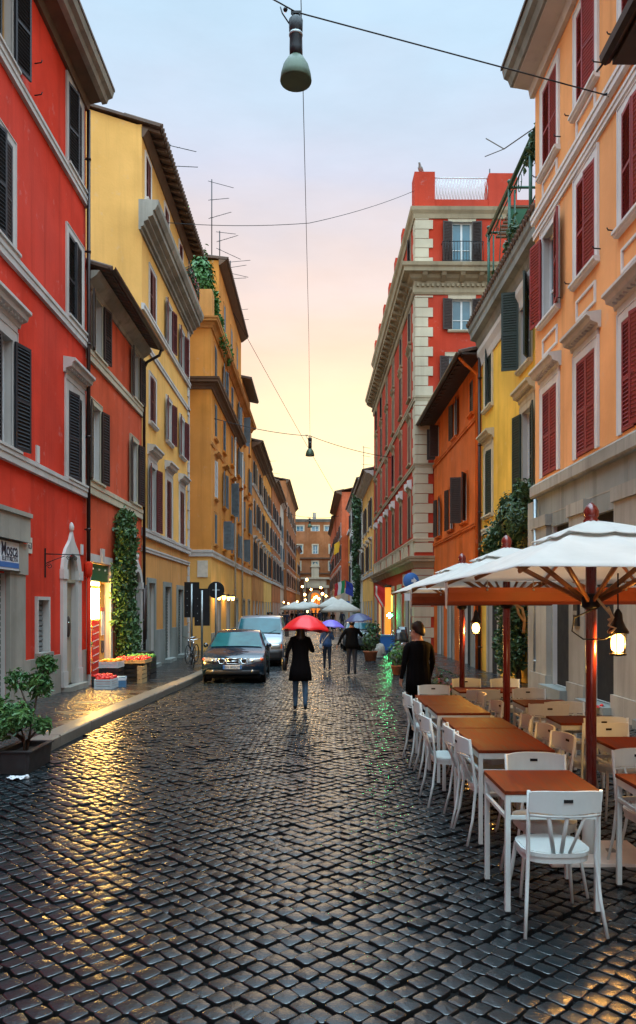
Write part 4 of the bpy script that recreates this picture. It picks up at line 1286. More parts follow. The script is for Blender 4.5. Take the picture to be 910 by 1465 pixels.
# ------------------------------------------------------------------ RIGHT: small rust orange house
def rust_house():
    b = Bld('rust_house', 'small rust orange house with a deep dark eave beside the red palace', (5.56, 36.86), (5.62, 26.42))
    S = lambda y: 36.86 - y
    W = [(S(35.6), 8.75, .8, 1.45, 'wide'), (S(31.2), 8.75, .8, 1.45, 'open'), (S(28.0), 8.9, .6, 1.2, 'closed'),
         (S(35.3), 5.1, .75, 1.75, 'open'), (S(32.2), 5.1, .8, 1.75, 'open'), (S(29.3), 5.1, .85, 1.8, 'ajar')]
    g = [(S(34.8), -.3, 1.1, 2.7), (S(32.2), -.3, 1.1, 2.7), (S(28.6), -.3, 1.4, 2.7)]
    body(b, 10.75, 9, [x[:4] for x in W] + g, 'rust_plaster')
    for s, z, w, h, st in W: win(b, s, z, w, h, shut='brownblack_paint', state=st, casing='rust_plaster', cw=.08)
    for z in (8.5, 4.75): mold(b, 'string_course', -.02, b.L, band(z, .14, .05), 'rust_plaster')
    eave_roof(b, -.25, b.L, 10.62, .7, 9, .2, .08, soffit='dark_wood')
    gutter(b, -.25, b.L, 10.64, .78)
    mb = MB().box(-.25, b.L, -.68, .02, 10.56, 10.62); b.part('soffit', mb, 'dark_wood')
    mb = MB().tube([(b.L - .3, -.72, 10.55), (b.L - .3, -.5, 10.3), (b.L - .3, -.1, 9.95), (b.L - .3, -.1, -.3)], .055, 8); b.part('downpipe', mb, 'rust_plaster')
    for s, z, w, h in g:
        surround(b, s, z, w, h, .16, 'dirty_stone'); opening_fill(b, s, z, w, h, 'void')
    mb = MB().box(S(28.0) + .0, b.L - .1, -.06, .01, -.6, 1.3); b.part('worn_patch', mb, 'dirty_stone')
rust_house()

# ------------------------------------------------------------------ RIGHT: the red palace
def palace():
    b = Bld('red_palace', 'grand crimson palace with cream quoins, a heavy bracketed cornice and a railed roof parapet', (4.42, 60.6), (4.66, 36.9))
    S = lambda y: 60.6 - y
    cols = [S(v) for v in (38.9, 42.6, 46.5, 50.4, 54.3, 58.2)]
    rows = [(5.35, 2.1), (9.05, 2.0), (12.35, 2.1), (15.1, 1.6), (18.55, 1.9)]
    ops = [(s, z, .95, h) for s in cols for z, h in rows]
    g = [(S(v), -.3, 1.6, 3.2) for v in (39.6, 43.2, 47, 51, 55, 58.6)]
    er = [(2.25, 18.35, .95, 2.0), (2.25, 15.15, .95, 1.5), (2.1, 11.9, .95, 2.0), (6.2, 18.35, .95, 2.0), (6.2, 15.15, .95, 1.5)]
    body(b, 20.9, 12, ops + g, ['crimson_plaster', 'crimson_plaster'], ops_right=er)
    TE = Matrix.Translation((b.L, 0, 0)) @ Matrix.Rotation(R(90), 4, 'Z')
    for s in cols:
        for j, (z, h) in enumerate(rows):
            win(b, s, z, .95, h, shut='maroon_paint' if j == 1 else 'brownblack_paint', state='closed', casing='palace_stone', cw=.09, slats=False,
                hood={0: .3, 1: .26, 2: .22}.get(j), sill=j > 0, ho=.15)
        mb = MB()
        for sx in (-.62, .62): mb.prism([(-.0, 7.7), (-.2, 7.85), (-.22, 8.15), (0, 8.2)], sx - .11, sx + .11, 'x')
        b.part('bracket', mb, 'white_trim', Matrix.Translation((s, 0, 0)))
    for s, z, w, h in er:
        w0 = win(b, s, z, w, h, T=TE, shut='brownblack_paint', state='open', casing='cream_stone', cw=.17, glass='sky_tint_glass', sill=z != 18.35)
        if z == 18.35:
            m2 = MB()
            for k in range(15): m2.tube([(-.98 + k * .14, -.3 - .05 * math.sin(k * PI / 14), 0), (-.98 + k * .14, -.3 - .05 * math.sin(k * PI / 14), .95)], .012, 5)
            for zz in (.02, .92): m2.tube([(-.98, 0, zz), (-.98, -.3, zz), (0, -.35, zz), (.98, -.3, zz), (.98, 0, zz)], .018, 6)
            m2.build('balcony_railing', 'iron', w0)
    for T, L in ((b.I, b.L), (TE, 12)):
        k0, k1 = (0, 1) if T is b.I else (1, 0)
        for nm, pf, mt in (('string_course', band(11.75, .26, .06), 'palace_stone'), ('string_course', band(8.55, .22, .06), 'palace_stone'), ('string_course', band(5.02, .16, .07), 'cream_stone'),
                           ('ledge', cornice(3.75, .55, .34), 'palace_stone'), ('cornice', cornice(17.3, .85, .72), 'palace_stone'),
                           ('frieze', [(-.01, 16.85), (.05, 16.85), (.1, 16.95), (.1, 17.3), (-.01, 17.3)], 'palace_stone'),
                           ('cornice', [(-.01, 20.5), (.06, 20.5), (.1, 20.7), (.2, 20.85), (.24, 21.0), (-.01, 21.05)], 'palace_stone')):
            mold(b, nm, 0, L, pf, mt, T, m0=k0, m1=k1)
        mb = MB(); k = int(L / .24)
        for i in range(k): mb.box(.05 + i * .24, .17 + i * .24, -.2, -.08, 17.2, 17.34)
        for i in range(int(L / .9)): mb.prism([(-.12, 17.42), (-.5, 17.6), (-.6, 17.72), (-.12, 17.72)], .3 + i * .9, .52 + i * .9, 'x')
        mb.build('dentil_pattern', 'palace_stone', b.root, T)
    mb = MB(); k = 0
    mb.box(0, b.L, .05, .35, 20.9, 21.45).box(b.L - .4, b.L - .02, .35, 12, 20.9, 21.45)
    mb.box(b.L - .95, b.L + .03, -.03, .95, 21.0, 22.75); mb.box(b.L - .95, b.L + .03, 3.55, 4.9, 21.0, 22.7)
    for s in [1, 4.5, 8, 11.5, 15, 18.5]: mb.box(s - .4, s + .4, -.02, .5, 21.0, 22.4)
    b.part('parapet', mb, 'crimson_plaster')
    mb = MB(); x = b.L - .2
    for k in range(18):
        y0 = 1.0 + k * .145
        mb.tube([(x, y0, 21.45), (x, y0 + .145, 22.55)], .012, 4); mb.tube([(x, y0 + .145, 21.45), (x, y0, 22.55)], .012, 4)
    mb.tube([(x, .95, 22.58), (x, 3.6, 22.58)], .025, 6); mb.tube([(x, .95, 21.5), (x, 3.6, 21.5)], .02, 6)
    b.part('railing', mb, 'frame_white')
    quoins(b, b.L, 4.5, 16.8, .85, .62, .47, side=-1, o=.02); quoins(b, .0, 4.5, 16.8, .85, .62, .47, TE and 'cream_stone', T=TE)
    quoins(b, b.L, 18.2, 20.5, .7, .5, .45, side=-1, o=.02); quoins(b, 0, 18.2, 20.5, .85, .65, .45, T=TE)
    quoins(b, b.L, -.6, 3.7, .9, .7, .5, side=-1); quoins(b, 0, -.6, 3.7, 1.0, .75, .5, T=TE)
    mb = MB()
    for s in cols:
        for dx in (-1.4, -.75, .75, 1.4): mb.box(s + dx - .22, s + dx + .22, -.08, .01, 4.34, 5.0)
    b.part('balusters', mb, 'cream_stone')
    for k, (s, z, w, h) in enumerate(g):
        surround(b, s, z, w, h, .22, 'cream_stone')
        opening_fill(b, s, z, w, h, 'void', mat='shop_warm' if k in (3, 4) else None)
    mb = MB().box(S(41.4), S(40.5), -.06, .01, 3.0, 3.6); b.part('street_plaque', mb, 'plaque_cream')
    mb = MB().tube([(b.L - .05, -.12, .8), (b.L - .05, -.12, 1.1)], .05, 6); b.part('wall_hook', mb, 'iron')
palace()

plain_house('gold_house', 'yellow house with dark shutters between the red palace and the ivy covered house', (4.3, 74), (4.35, 60.7), 12.6, 'gold_plaster', 'brownblack_paint', 4, [(4.9, 2.1), (8.4, 2.2)], out=.7, roof='flat', near='right')
plain_house('ivy_house', 'pale grey house far down the right side, half hidden by a column of ivy', (4.05, 98), (4.25, 74.1), 14.2, 'white_plaster', 'charcoal_paint', 6, RW, roof='flat', near='right')
plain_house('coral_house', 'tall coral red house with a projecting flat eave far down the right side', (2.9, 128), (3.2, 104), 17.4, 'coral_plaster', 'brownblack_paint', 6, RW, near='right', end_rows=RW, out=.8, low='pale_plaster')
plain_house('low_coral_house', 'lower coral house behind the tall coral house, last on the right side', (2.6, 160), (2.8, 128.2), 16.9, 'coral_plaster', 'brownblack_paint', 7, RW, low='pale_plaster')
t = thing('gap_house', 'white front between the ivy house and the tall coral house', 'building', (4.0, 103.9, 0), R(-90))
mb = MB().box(0, 5.8, .1, 8, -.6, 11.8); mb.build('wall', 'amber_plaster', t)
mb = MB().box(0, 5.8, -.1, .1, 11.5, 11.8); mb.build('cornice', 'trim_stone', t)

t = thing('ivy_column', 'tall thick dark ivy climbing the pale house front far down the right side', 'ivy', (4.05, 78.5, -.3))
pts = blob_points([((rnd.uniform(-.35, .1), rnd.uniform(-3.5, 3.5) * (1 if z > 5 else .45), z), (.42, 1.2, .9), 1) for z in np.arange(.4, 13.2, .55)], 130, 31)
link('foliage', leaf_mesh(pts, .34, 'bush_leaf', 31), t)
MB().tube([(.1, 0, 0), (.1, .2, 5), (.1, -.3, 12)], [.12, .09, .04], 7).build('stem', 'bark', t)

# ------------------------------------------------------------------ climbing plants near the camera
t = thing('shop_ivy', 'tall green ivy column on the rose house wall beside the lit greengrocer door', 'ivy', (-5.75, 22.5, -.1))
cz = np.arange(.3, 4.7, .3)
pts = blob_points([((.12 + .08 * math.sin(z * 2.1), (.15 * math.sin(z * 1.3)), z), (.24, max(.45, 1.22 - .22 * max(0, z - 2.6)) * (1 + .12 * math.sin(z * 5)), .34), 1) for z in cz], 620, 12)
pts[:, 0] = np.abs(pts[:, 0])
link('foliage', leaf_mesh(pts, .12, 'ivy_leaf', 12, .2), t)
mb = MB()
for k in range(6): mb.tube([(.03, -.9 + k * .36, 0), (.05, -.8 + k * .3 + rnd.uniform(-.1, .1), 2), (.05, -.5 + k * .2, 4.2)], [.03, .02, .01], 6)
mb.build('stem', 'bark', t)
t = thing('cafe_bush', 'big dark green climbing bush hanging on the lemon house wall above the parasols', 'bush', (5.1, 20.4, 0))
pts = blob_points([((.1, 0, 4.2), (.42, 1.0, .65), 1.1), ((-.1, .8, 3.6), (.4, .9, .6), .9), ((.2, -.5, 4.75), (.28, .5, .4), .4), ((.15, .9, 4.6), (.2, .4, .3), .2), ((-.05, 1.6, 3.4), (.3, .5, .4), .35), ((.05, .2, 3.0), (.4, 1.0, .5), .6),
                   ((.1, .3, 1.9), (.35, .8, .9), .9), ((.1, .4, .8), (.4, .8, .8), .8)], 2100, 13)
link('foliage', leaf_mesh(pts, .12, 'bush_leaf', 13, .3), t)
mb = MB().tube([(.3, .3, -.3), (.25, .35, 1.6), (.1, .2, 3.2), (.0, 0, 4.6)], [.09, .07, .055, .02], 8)
for k in range(10): mb.tube([(.15, .2, 2.4 + k * .2), (.1 + rnd.uniform(-.4, .2), rnd.uniform(-1.1, 1.8), 3.2 + k * .22)], [.03, .008], 5)
mb.build('stem', 'bark', t)
# ------------------------------------------------------------------ cafe furniture
def chair_parts(root):
    """Cafe chair facing +y; origin on the ground under the seat centre."""
    mb = MB()
    out = []
    for k in range(28):
        t = 2 * PI * k / 28; c, s = math.cos(t), math.sin(t)
        e = 2 / 2.9
        out.append((.205 * math.copysign(abs(c) ** e, c) * (1.0 if s < 0 else .98), .20 * math.copysign(abs(s) ** e, s)))
    mb.prism(out, .432, .455, 'z'); 
    ins = [(x * .93, y * .93) for x, y in out]
    mb.prism(ins, .4551, .459, 'z'); mb.prism([(x * .96, y * .96) for x, y in out], .395, .4319, 'z')
    mb.build('seat', 'white_paint', root)
    bx = lambda x: -.245 - .05 * (1 - (x / .205) ** 2)
    mb = MB(); N = 12; rings = []
    for i in range(N + 1):
        x = -.208 + .416 * i / N; y = bx(x); h0 = .712 - .006 * (1 - abs(x / .2)); h1 = .838 - .012 * (abs(x) / .2) ** 4
        rings.append([(x, y - .009, h0), (x, y + .009, h0), (x, y + .004, h1), (x, y - .014, h1)])
    mb.loft(rings, s=False)
    bk = mb.build('backrest', 'white_paint', root)
    MB().box(-.026, .026, -.311, -.283, .775, .793).build('hand_slot', 'void_dark', bk)
    mb = MB().tube([(x, bx(x), .694) for x in [-.2 + .4 * i / 10 for i in range(11)]], .009, 6); mb.build('lower_rail', 'white_paint', root)
    for x0, x1 in ((-.045, -.105), (0, 0), (.045, .105)):
        MB().tube([(x0, -.185, .45), ((x0 + x1) / 2, -.235, .57), (x1, bx(x1), .70)], .011, 6, flat=(1.2, .7)).build('spindle', 'white_paint', root)
    for sx in (-1, 1):
        MB().tube([(sx * .235, -.275, 0), (sx * .212, -.225, .2), (sx * .196, -.197, .44), (sx * .2, -.215, .6), (sx * .207, -.247, .832)], [.0105, .0115, .0125, .012, .0105], 8).build('leg', 'white_paint', root)
        MB().tube([(sx * .215, .245, 0), (sx * .185, .20, .22), (sx * .165, .165, .42)], [.0095, .0115, .013], 8).build('leg', 'white_paint', root)
    return root
def table_parts(root, L=.6, W=.6, split=None):
    mb = MB(); mb.box(-W / 2, W / 2, -L / 2, L / 2, .727, .752)
    soften(mb.build('tabletop', 'mahogany', root), .004)
    a, b = W / 2 - .004, L / 2 - .004
    fr = MB(); f = .032
    for z0, z1 in ((.68, .7265), (.575, .60)):
        fr.box(-a + f, a - f, -b, -b + .022, z0, z1).box(-a + f, a - f, b - .022, b, z0, z1).box(-a, -a + .022, -b + f, b - f, z0, z1).box(a - .022, a, -b + f, b - f, z0, z1)
    soften(fr.build('frame', 'white_paint', root), .003)
    for sx in (-1, 1):
        for sy in (-1, 1):
            x0, x1 = sorted((sx * a, sx * (a - f))); y0, y1 = sorted((sy * b, sy * (b - f)))
            lg = MB().box(x0, x1, y0, y1, .012, .7265).build('leg', 'white_paint', root); soften(lg, .003)
            MB().box(x0 + .003, x1 - .003, y0 + .003, y1 - .003, 0, .0118).build('foot', 'rubber', lg)
    return root
TG, CG = 'cafe tables on the cobbles', 'white cafe chairs at the tables'
tables = [(1.435, 4.99, .6, .59, 'single square mahogany topped table nearest the camera with one chair backed to the street end'),
          (1.56, 6.56, 1.08, .6, 'long mahogany topped table second from the camera in the street side row'),
          (1.56, 7.47, .68, .6, 'short mahogany topped table pushed against the far end of the long second one'),
          (1.54, 8.46, .66, .57, 'short table at the near end of the third pair in the street side row'),
          (1.52, 9.32, .98, .57, 'long table farthest along the street side row, beside the man in black'),
          (2.30, 4.88, .6, .6, 'red brown table cut off by the right edge of the photo, white legged'),
          (2.66, 6.36, .58, .6, 'square table behind the nearest parasol pole, in the wall side row'),
          (2.65, 7.68, .5, .6, 'table in the middle of the wall side row, lit warm by the lantern'),
          (2.66, 9.05, .55, .6, 'dark topped table in the wall side row beyond the second parasol pole'),
          (2.35, 10.6, .55, .9, 'farthest small table, near the third parasol pole')]
for k, (x, y, L, W, lb) in enumerate(tables):
    t = thing('cafe_table', lb, 'table', (x, y, gz(y) + .004), R(rnd.uniform(-.6, .6)), TG)
    table_parts(t, L, W)
ch0 = thing('cafe_chair', '', 'chair', (0, 0, 0), 0, CG)
chair_parts(ch0)
E = R(-90); Wd = R(90)    # facing east (+x), facing west
chairs = [(1.40, 4.62, R(1), 'white chair seen from behind at the nearest table, closest to the camera'),
          (1.53, 5.20, R(180 - 2), 'white chair facing the camera on the far side of the nearest table'),
          (1.43, 6.27, E + R(3), 'nearest white chair on the street side of the long second table'),
          (1.41, 6.74, E - R(2), 'white chair on the street side of the long second table, next to the nearest one'),
          (1.29, 7.40, E + R(2), 'white chair on the street side of the short table behind the long second one'),
          (1.37, 8.58, E - R(2), 'white chair on the street side of the short third pair table'),
          (1.33, 9.28, E + R(4), 'white chair on the street side nearest the man in black'),
          (1.76, 6.25, Wd + R(9), 'nearest warm lit chair on the inner side of the long second table'),
          (1.75, 6.74, Wd + R(4), 'second warm lit chair on the inner side of the long second table'),
          (1.74, 7.36, Wd - R(3), 'warm lit chair on the inner side of the short table behind the long second one'),
          (1.72, 8.45, Wd + R(5), 'chair on the inner side of the short third pair table, under the second parasol'),
          (1.72, 9.3, Wd, 'chair on the inner side of the far long table'),
          (1.55, 10.05, R(180), 'chair at the far end of the far long table, its back to the third pole'),
          (2.52, 5.62, R(4), 'warm lit chair with its back to us at the table behind the nearest pole'),
          (2.72, 6.98, R(180 + 3), 'white chair facing us on the far side of the table behind the nearest pole'),
          (2.56, 7.16, R(6), 'chair with its back to us at the middle table of the wall side row'),
          (2.68, 8.16, R(180 - 3), 'pale chair facing us beyond the middle table of the wall side row'),
          (2.50, 8.52, R(-4), 'chair with its back to us at the dark table past the second pole'),
          (2.70, 9.60, R(180), 'pale chair facing us beyond the dark table past the second pole'),
          (2.1, 10.05, R(2), 'warm lit chair with its back to us at the farthest small table'),
          (2.2, 11.15, R(180), 'yellow lit chair facing us beyond the farthest small table, beside the third pole'),
          (2.75, 11.1, R(178), 'white chair facing us at the far end of the cafe by the wall'),
          (2.36, 5.36, R(182), 'white chair facing us beyond the table cut off at the right edge')]
for k, (x, y, rz, lb) in enumerate(chairs):
    loc = (x, y, gz(y) + .003)
    if k == 0:
        ch0.location = loc; ch0.rotation_euler = (0, 0, rz); ch0['label'] = lb
    else:
        dup(ch0, loc, rz, lb)

def parasol(y, lb, hw=.89, hd=1.3, px=2.06):
    t = thing('cafe_parasol', lb, 'parasol', (px, y, gz(y)), 0, 'white parasols over the cafe')
    mb = MB().tube([(0, 0, .03), (0, 0, 2.46)], .04, 14); mb.build('pole', 'pole_wood', t)
    mb = MB().lathe([(.055, 2.50), (.06, 2.53), (.045, 2.545), (.055, 2.56), (.058, 2.60), (.04, 2.635), (.015, 2.66), (.001, 2.665)], 16); mb.build('finial', 'pole_wood', t)
    def edge(a):
        c, s = math.cos(a), math.sin(a); k = min(hw / max(1e-6, abs(c)), hd / max(1e-6, abs(s))); return c * k, s * k
    ca = math.atan2(hd, hw)
    ang = sorted([0, ca, PI / 2, PI - ca, PI, PI + ca, 1.5 * PI, 2 * PI - ca]); ang.append(2 * PI)
    full = []
    for a, c in zip(ang[:-1], ang[1:]): full += [a + (c - a) * q / 6 for q in range(6)]
    Z0, Z1 = 2.50, 2.115
    def zed(r, sag): return Z0 - (Z0 - Z1) * r ** 1.08 - sag * .018 * math.sin(PI * min(1, r)) - sag * .003 * r
    def canopy(r0, r1, dz, name, val):
        mb = MB(); n = len(full); rr = [r0 + (r1 - r0) * i / 9 for i in range(10)]
        rings = []
        for r in rr:
            rg = []
            for q, a in enumerate(full):
                fr = (q % 6) / 6; sag = math.sin(PI * fr)
                ex, ey = edge(a); shrink = 1 - .022 * sag * r
                wob = .003 * math.sin(a * 7 + r * 9)
                rg.append((ex * r * shrink, ey * r * shrink, zed(r, sag) + dz + wob))
            rings.append(rg)
        if val: rings.append([(x * 1.002, y_ * 1.002, z - .045 - .008 * math.sin(k)) for k, (x, y_, z) in enumerate(rings[-1])])
        mb.loft(rings, cap=False)
        o = mb.build(name, 'canvas', t)
        so = o.modifiers.new('cloth', 'SOLIDIFY'); so.thickness = .004
        return o
    cp = canopy(.22, 1.0, 0, 'canopy', False)
    canopy(.03, .36, .032, 'vent_cap', False)
    for a in ang[:-1]:
        ex, ey = edge(a); pts = [(ex * r, ey * r, zed(r, 0) - .03) for r in (.04, .35, .7, .985)]
        rb = MB().tube(pts, .014, 6, flat=(.8, 1.3)).build('rib', 'strut_wood', t)
        MB().tube([(ex * .05, ey * .05, 1.93), (ex * .52, ey * .52, zed(.52, 0) - .045)], .015, 6, flat=(.8, 1.4)).build('strut', 'strut_wood', rb)
    MB().lathe([(.042, 1.86), (.07, 1.88), (.075, 1.95), (.042, 1.98)], 14).build('hub', 'iron', t)
    MB().lathe([(.05, 2.42), (.065, 2.44), (.05, 2.5)], 14).build('top_hub', 'pole_wood', t)
    mb = MB(); mb.box(-.38, .38, -.28, .28, .006, .034); bs = mb.build('base_slab', 'marble', t); soften(bs, .004)
    MB().lathe([(.065, .034), (.065, .32), (.045, .34)], 14).build('sleeve', 'white_paint', bs)
    for sx in (-1, 1):
        MB().box(sx * .15 - .03, sx * .15 + .03, -.03, .03, .0345, .05).build('bolt_plate', 'zinc', bs)
    return t
parasol(5.8, 'nearest white canvas parasol on a red wooden pole, its finial highest')
parasol(8.4, 'middle white canvas parasol of the three, partly behind the nearest one')
parasol(11.0, 'farthest white canvas parasol of the three, its corner over the man in black')
def gutter_beam(y, x0, x1, lb):
    t = thing('rain_gutter', lb, 'gutter', (0, y, gz(y)), 0, 'rust red rain gutters between parasols')
    prof = [(-.10, 2.03), (-.07, 1.93), (0, 1.90), (.07, 1.93), (.10, 2.03), (.085, 2.03), (.06, 1.945), (0, 1.915), (-.06, 1.945), (-.085, 2.03)]
    mb = MB(); N = 16
    for i in range(N):
        a, c = x0 + (x1 - x0) * i / N, x0 + (x1 - x0) * (i + 1) / N
    mb.prism(prof, x0, x1, 'x', s=False); mb.build('trough', 'gutter_fabric', t)
    mb = MB().box(x0, x1, -.112, -.100, 2.01, 2.055).box(x0, x1, .100, .112, 2.01, 2.055); mb.build('rim', 'gutter_fabric', t)
    mb = MB()
    for k in range(5):
        x = x0 + .35 + k * .42; mb.tube([(x, -.106, 2.05), (x, -.106, 2.12)], .006, 5); mb.ball((x, -.115, 2.035), .012, 6)
    mb.build('hanger', 'zinc', t)
    mb = MB().prism([(-.11, 2.10), (.03, 2.10), (-.0, 1.88), (-.05, 1.86)], x0 - .015, x0 - .008, 'x'); mb.build('end_flap', 'canvas', t)
gutter_beam(7.1, 1.19, 3.15, 'rust red rain gutter between the nearest and the middle parasol')
gutter_beam(9.7, 1.18, 2.95, 'rust red rain gutter between the middle and the farthest parasol')

def lantern(x, y, z, lb, W):
    t = thing('lantern', lb, 'lantern', (x, y, z), 0, 'lit lanterns hanging under the parasols')
    MB().lathe([(.075, .15), (.078, .165), (.055, .20), (.035, .25), (.03, .30), (.012, .33), (.001, .34)], 14).build('cap', 'iron', t)
    mb = MB()
    for k in range(6):
        a = 2 * PI * k / 6; mb.tube([(.052 * math.cos(a), .052 * math.sin(a), 0), (.06 * math.cos(a), .06 * math.sin(a), .15)], .0045, 5)
    mb.lathe([(.06, -.012), (.062, 0), (.05, .004)], 14); mb.lathe([(.02, -.02), (.04, -.012)], 10)
    mb.build('cage', 'iron', t)
    MB().lathe([(.02, .01), (.046, .03), (.05, .075), (.046, .12), (.02, .145)], 12).build('bulb', 'lantern_glow', t)
    mb = MB().tube([(0, 0, .33), (0.0, 0, .60)], .006, 5); mb.build('chain', 'iron', t)
    ld = bpy.data.lights.new('lantern_lamp', 'POINT'); ld.energy = W; ld.color = (1, .5, .11); ld.shadow_soft_size = .04
    lo = bpy.data.objects.new('lantern_lamp', ld); C.objects.link(lo); lo.parent = t; lo.location = (0, 0, .08)
lantern(2.24, 5.74, 1.53, 'glowing black lantern hanging beside the nearest parasol pole', 105)
lantern(2.26, 11.0, 1.50, 'glowing black lantern hanging beside the farthest parasol pole', 130)
t = thing('cable_loop', 'black cable looping off the nearest parasol hub to its lantern', 'cable', (2.06, 5.76, 0))
mb = MB().tube([(-.02, -.05, 1.86), (-.16, -.06, 1.80), (-.18, -.07, 1.70), (-.1, -.08, 1.64), (.05, -.08, 1.64), (.16, -.04, 1.68), (.18, 0, 1.76)], .006, 6); mb.build('wire', 'rubber', t)
t = thing('rope_bundle', 'pale rope bundle tied to the nearest parasol hub', 'rope', (2.06, 5.72, 0))
mb = MB().tube([(0, -.03, 1.95), (.05, -.05, 1.88), (.12, -.04, 1.80), (.09, -.03, 1.74), (.14, -.04, 1.72), (.10, -.04, 1.69)], .011, 6); mb.tube([(.08, -.04, 1.88), (.11, -.05, 1.80), (.08, -.05, 1.78)], .012, 6); mb.build('cord', 'rope', t)
t = thing('rope_bundle', 'pale rope bundle hanging from the middle parasol', 'rope', (2.2, 8.3, 0))
mb = MB().tube([(-.1, 0, 1.92), (0, -.02, 1.86), (.03, 0, 1.75), (.02, 0, 1.6)], .016, 6); mb.tube([(-.06, 0, 1.9), (-.03, 0, 1.8), (.02, -.02, 1.72)], .014, 6); mb.build('cord', 'rope', t)

# ------------------------------------------------------------------ people
def skin_body(name, V, E_, mats, pick):
    """One continuous body grown round a jointed skeleton."""
    me = bpy.data.meshes.new(name + '_bones')
    me.from_pydata([v[:3] for v in V], E_, [])
    o = bpy.data.objects.new(name + '_tmp', me); C.objects.link(o)
    o.modifiers.new('skin', 'SKIN')
    sv = me.skin_vertices[0].data
    for i, v in enumerate(V):
        sv[i].radius = v[3] if isinstance(v[3], tuple) else (v[3], v[3]); sv[i].use_root = (i == 0)
    s = o.modifiers.new('sub', 'SUBSURF'); s.levels = 2; s.render_levels = 2
    dg = bpy.context.evaluated_depsgraph_get()
    out = bpy.data.meshes.new_from_object(o.evaluated_get(dg))
    bpy.data.objects.remove(o); bpy.data.meshes.remove(me)
    out.name = name; out.materials.clear()
    for m in mats: out.materials.append(M[m])
    for p in out.polygons:
        p.material_index = pick(p.center); p.use_smooth = True
    return out
def body_mesh(stride=.12, armL=None, armR=None, mats=('skin', 'black_cloth', 'dark_denim', 'leather_black'), bulk=1.0, woman=False, top=.9, head_turn=0, fingers=True):
    """Standing or walking figure 1.72 m tall facing +y. mats: skin, top, trousers, shoes."""
    sh = .165 if woman else .19; hp = .085
    armL = armL or ((-sh - .06, -.03, 1.14), (-sh - .07, .05, .90)); armR = armR or ((sh + .06, -.03, 1.14), (sh + .07, .05, .90))
    V = [(0, 0, .94, (.135 * bulk, .10 * bulk)), (0, 0, 1.10, (.12 * bulk, .09 * bulk)), (0, -.01, 1.26, (.145 * bulk, .10 * bulk)), (0, -.01, 1.39, (.13 * bulk, .09 * bulk)),
         (0, 0, 1.475, (.055, .055)), (0, .02, 1.56, (.072, .085)), (0, .015, 1.64, (.076, .092)), (0, .01, 1.70, (.05, .06))]
    E_ = [(0, 1), (1, 2), (2, 3), (3, 4), (4, 5), (5, 6), (6, 7)]
    def add(v, p): V.append(v); E_.append((p, len(V) - 1)); return len(V) - 1
    hands = []
    for sx, arm in ((-1, armL), (1, armR)):
        a = add((sx * sh * .95, -.01, 1.395, .062 * bulk), 3)
        b_ = add((*arm[0], .044 * bulk), a); w_ = add((*arm[1], .031 * bulk), b_)
        d = (Vector(arm[1]) - Vector(arm[0])).normalized(); hands.append(Vector(arm[1]))
        pm = Vector(arm[1]) + d * .06
        side = Vector((0, 1, 0)) if abs(d.y) < .8 else Vector((1, 0, 0)); side = (side - d * side.dot(d)).normalized()
        if fingers:
            pi_ = add((*pm, .027), w_)
            curl = d.cross(side) * (-sx)
            for q in range(4):
                base = pm + side * (q - 1.5) * .019 + d * .025
                i1 = add((*base, .010), pi_)
                ln = (.045, .052, .048, .038)[q]
                i2 = add((*(base + d * ln * .8 + curl * ln * .3), .0085), i1); add((*(base + d * ln * 1.2 + curl * ln * .9), .007), i2)
            tb = Vector(arm[1]) + d * .03 + side * .032
            i1 = add((*tb, .011), pi_); add((*(tb + d * .045 + side * .012 + curl * .015), .009), i1)
        else:
            add((*pm, .026), w_)
    for sx, dy in ((-1, stride), (1, -stride)):
        h = add((sx * hp, 0, .87, .095 * bulk), 0)
        k = add((sx * (hp + .005), dy * .6 + .02, .50, .062), h)
        a = add((sx * (hp + .01), dy, .085 + (.05 if dy < 0 else 0), .042), k)
        add((sx * (hp + .015), dy + .13, .04 + (.01 if dy < 0 else 0), (.042, .034)), a)
    n = add((0, .12, 1.585, .014), 5)
    for sx in (-1, 1): add((sx * .088, .01, 1.60, .018), 6)
    hv = hands
    def pick(c):
        if min((c - h).length for h in hv) < .15 and c.z < 1.38 and any((c - h).dot((h - Vector(a[0]))) > 0.002 for h, a in zip(hv, (armL, armR))): return 0
        if c.z > 1.47: return 0
        if c.z < .10: return 3
        if c.z < top and abs(c.x) < .24: return 2
        return 1
    me = skin_body('person', V, E_, mats, pick)
    if head_turn:
        for v in me.vertices:
            t = min(1, max(0, (v.co.z - 1.45) / .08)); a = head_turn * t
            if t: x, y = v.co.x, v.co.y; v.co.x = x * math.cos(a) - y * math.sin(a); v.co.y = x * math.sin(a) + y * math.cos(a)
    return me
def hair_mesh(long_=0.0, mat='hair_dark'):
    mb = MB(); n = 14; rings = []
    for i in range(9):
        t = i / 8; ang = PI * (.02 + .62 * t); rg = []
        for k in range(n):
            a = 2 * PI * k / n; r = math.sin(ang); front = max(0, math.sin(a))
            z = 1.645 + .11 * math.cos(ang) + front * .07 * max(0, t - .35) - max(0, -math.sin(a)) * .06 * t * t
            rg.append((.094 * r * math.cos(a), .005 + .112 * r * math.sin(a) - .012 * front, z + .006 * math.sin(k * 2.3 + i)))
        rings.append(rg)
    if long_:
        for q in range(1, 4): rings.append([(x * (1 + .05 * q), min(y, .02) - .01 * q, z - long_ * q / 3) for x, y, z in rings[8]])
    mb.loft(rings); return mb.mesh('hair', mat)
def face_parts(root, T):
    mb = MB()
    for sx in (-1, 1): mb.ball((sx * .031, .098, 1.617), .011, 8)
    o = mb.build('eyes', 'hair_dark', root, T)
    mb = MB(); mb.tube([(-.022, .101, 1.545), (0, .108, 1.543), (.022, .101, 1.545)], .006, 5); mb.build('mouth', 'pink_flower', root, T)
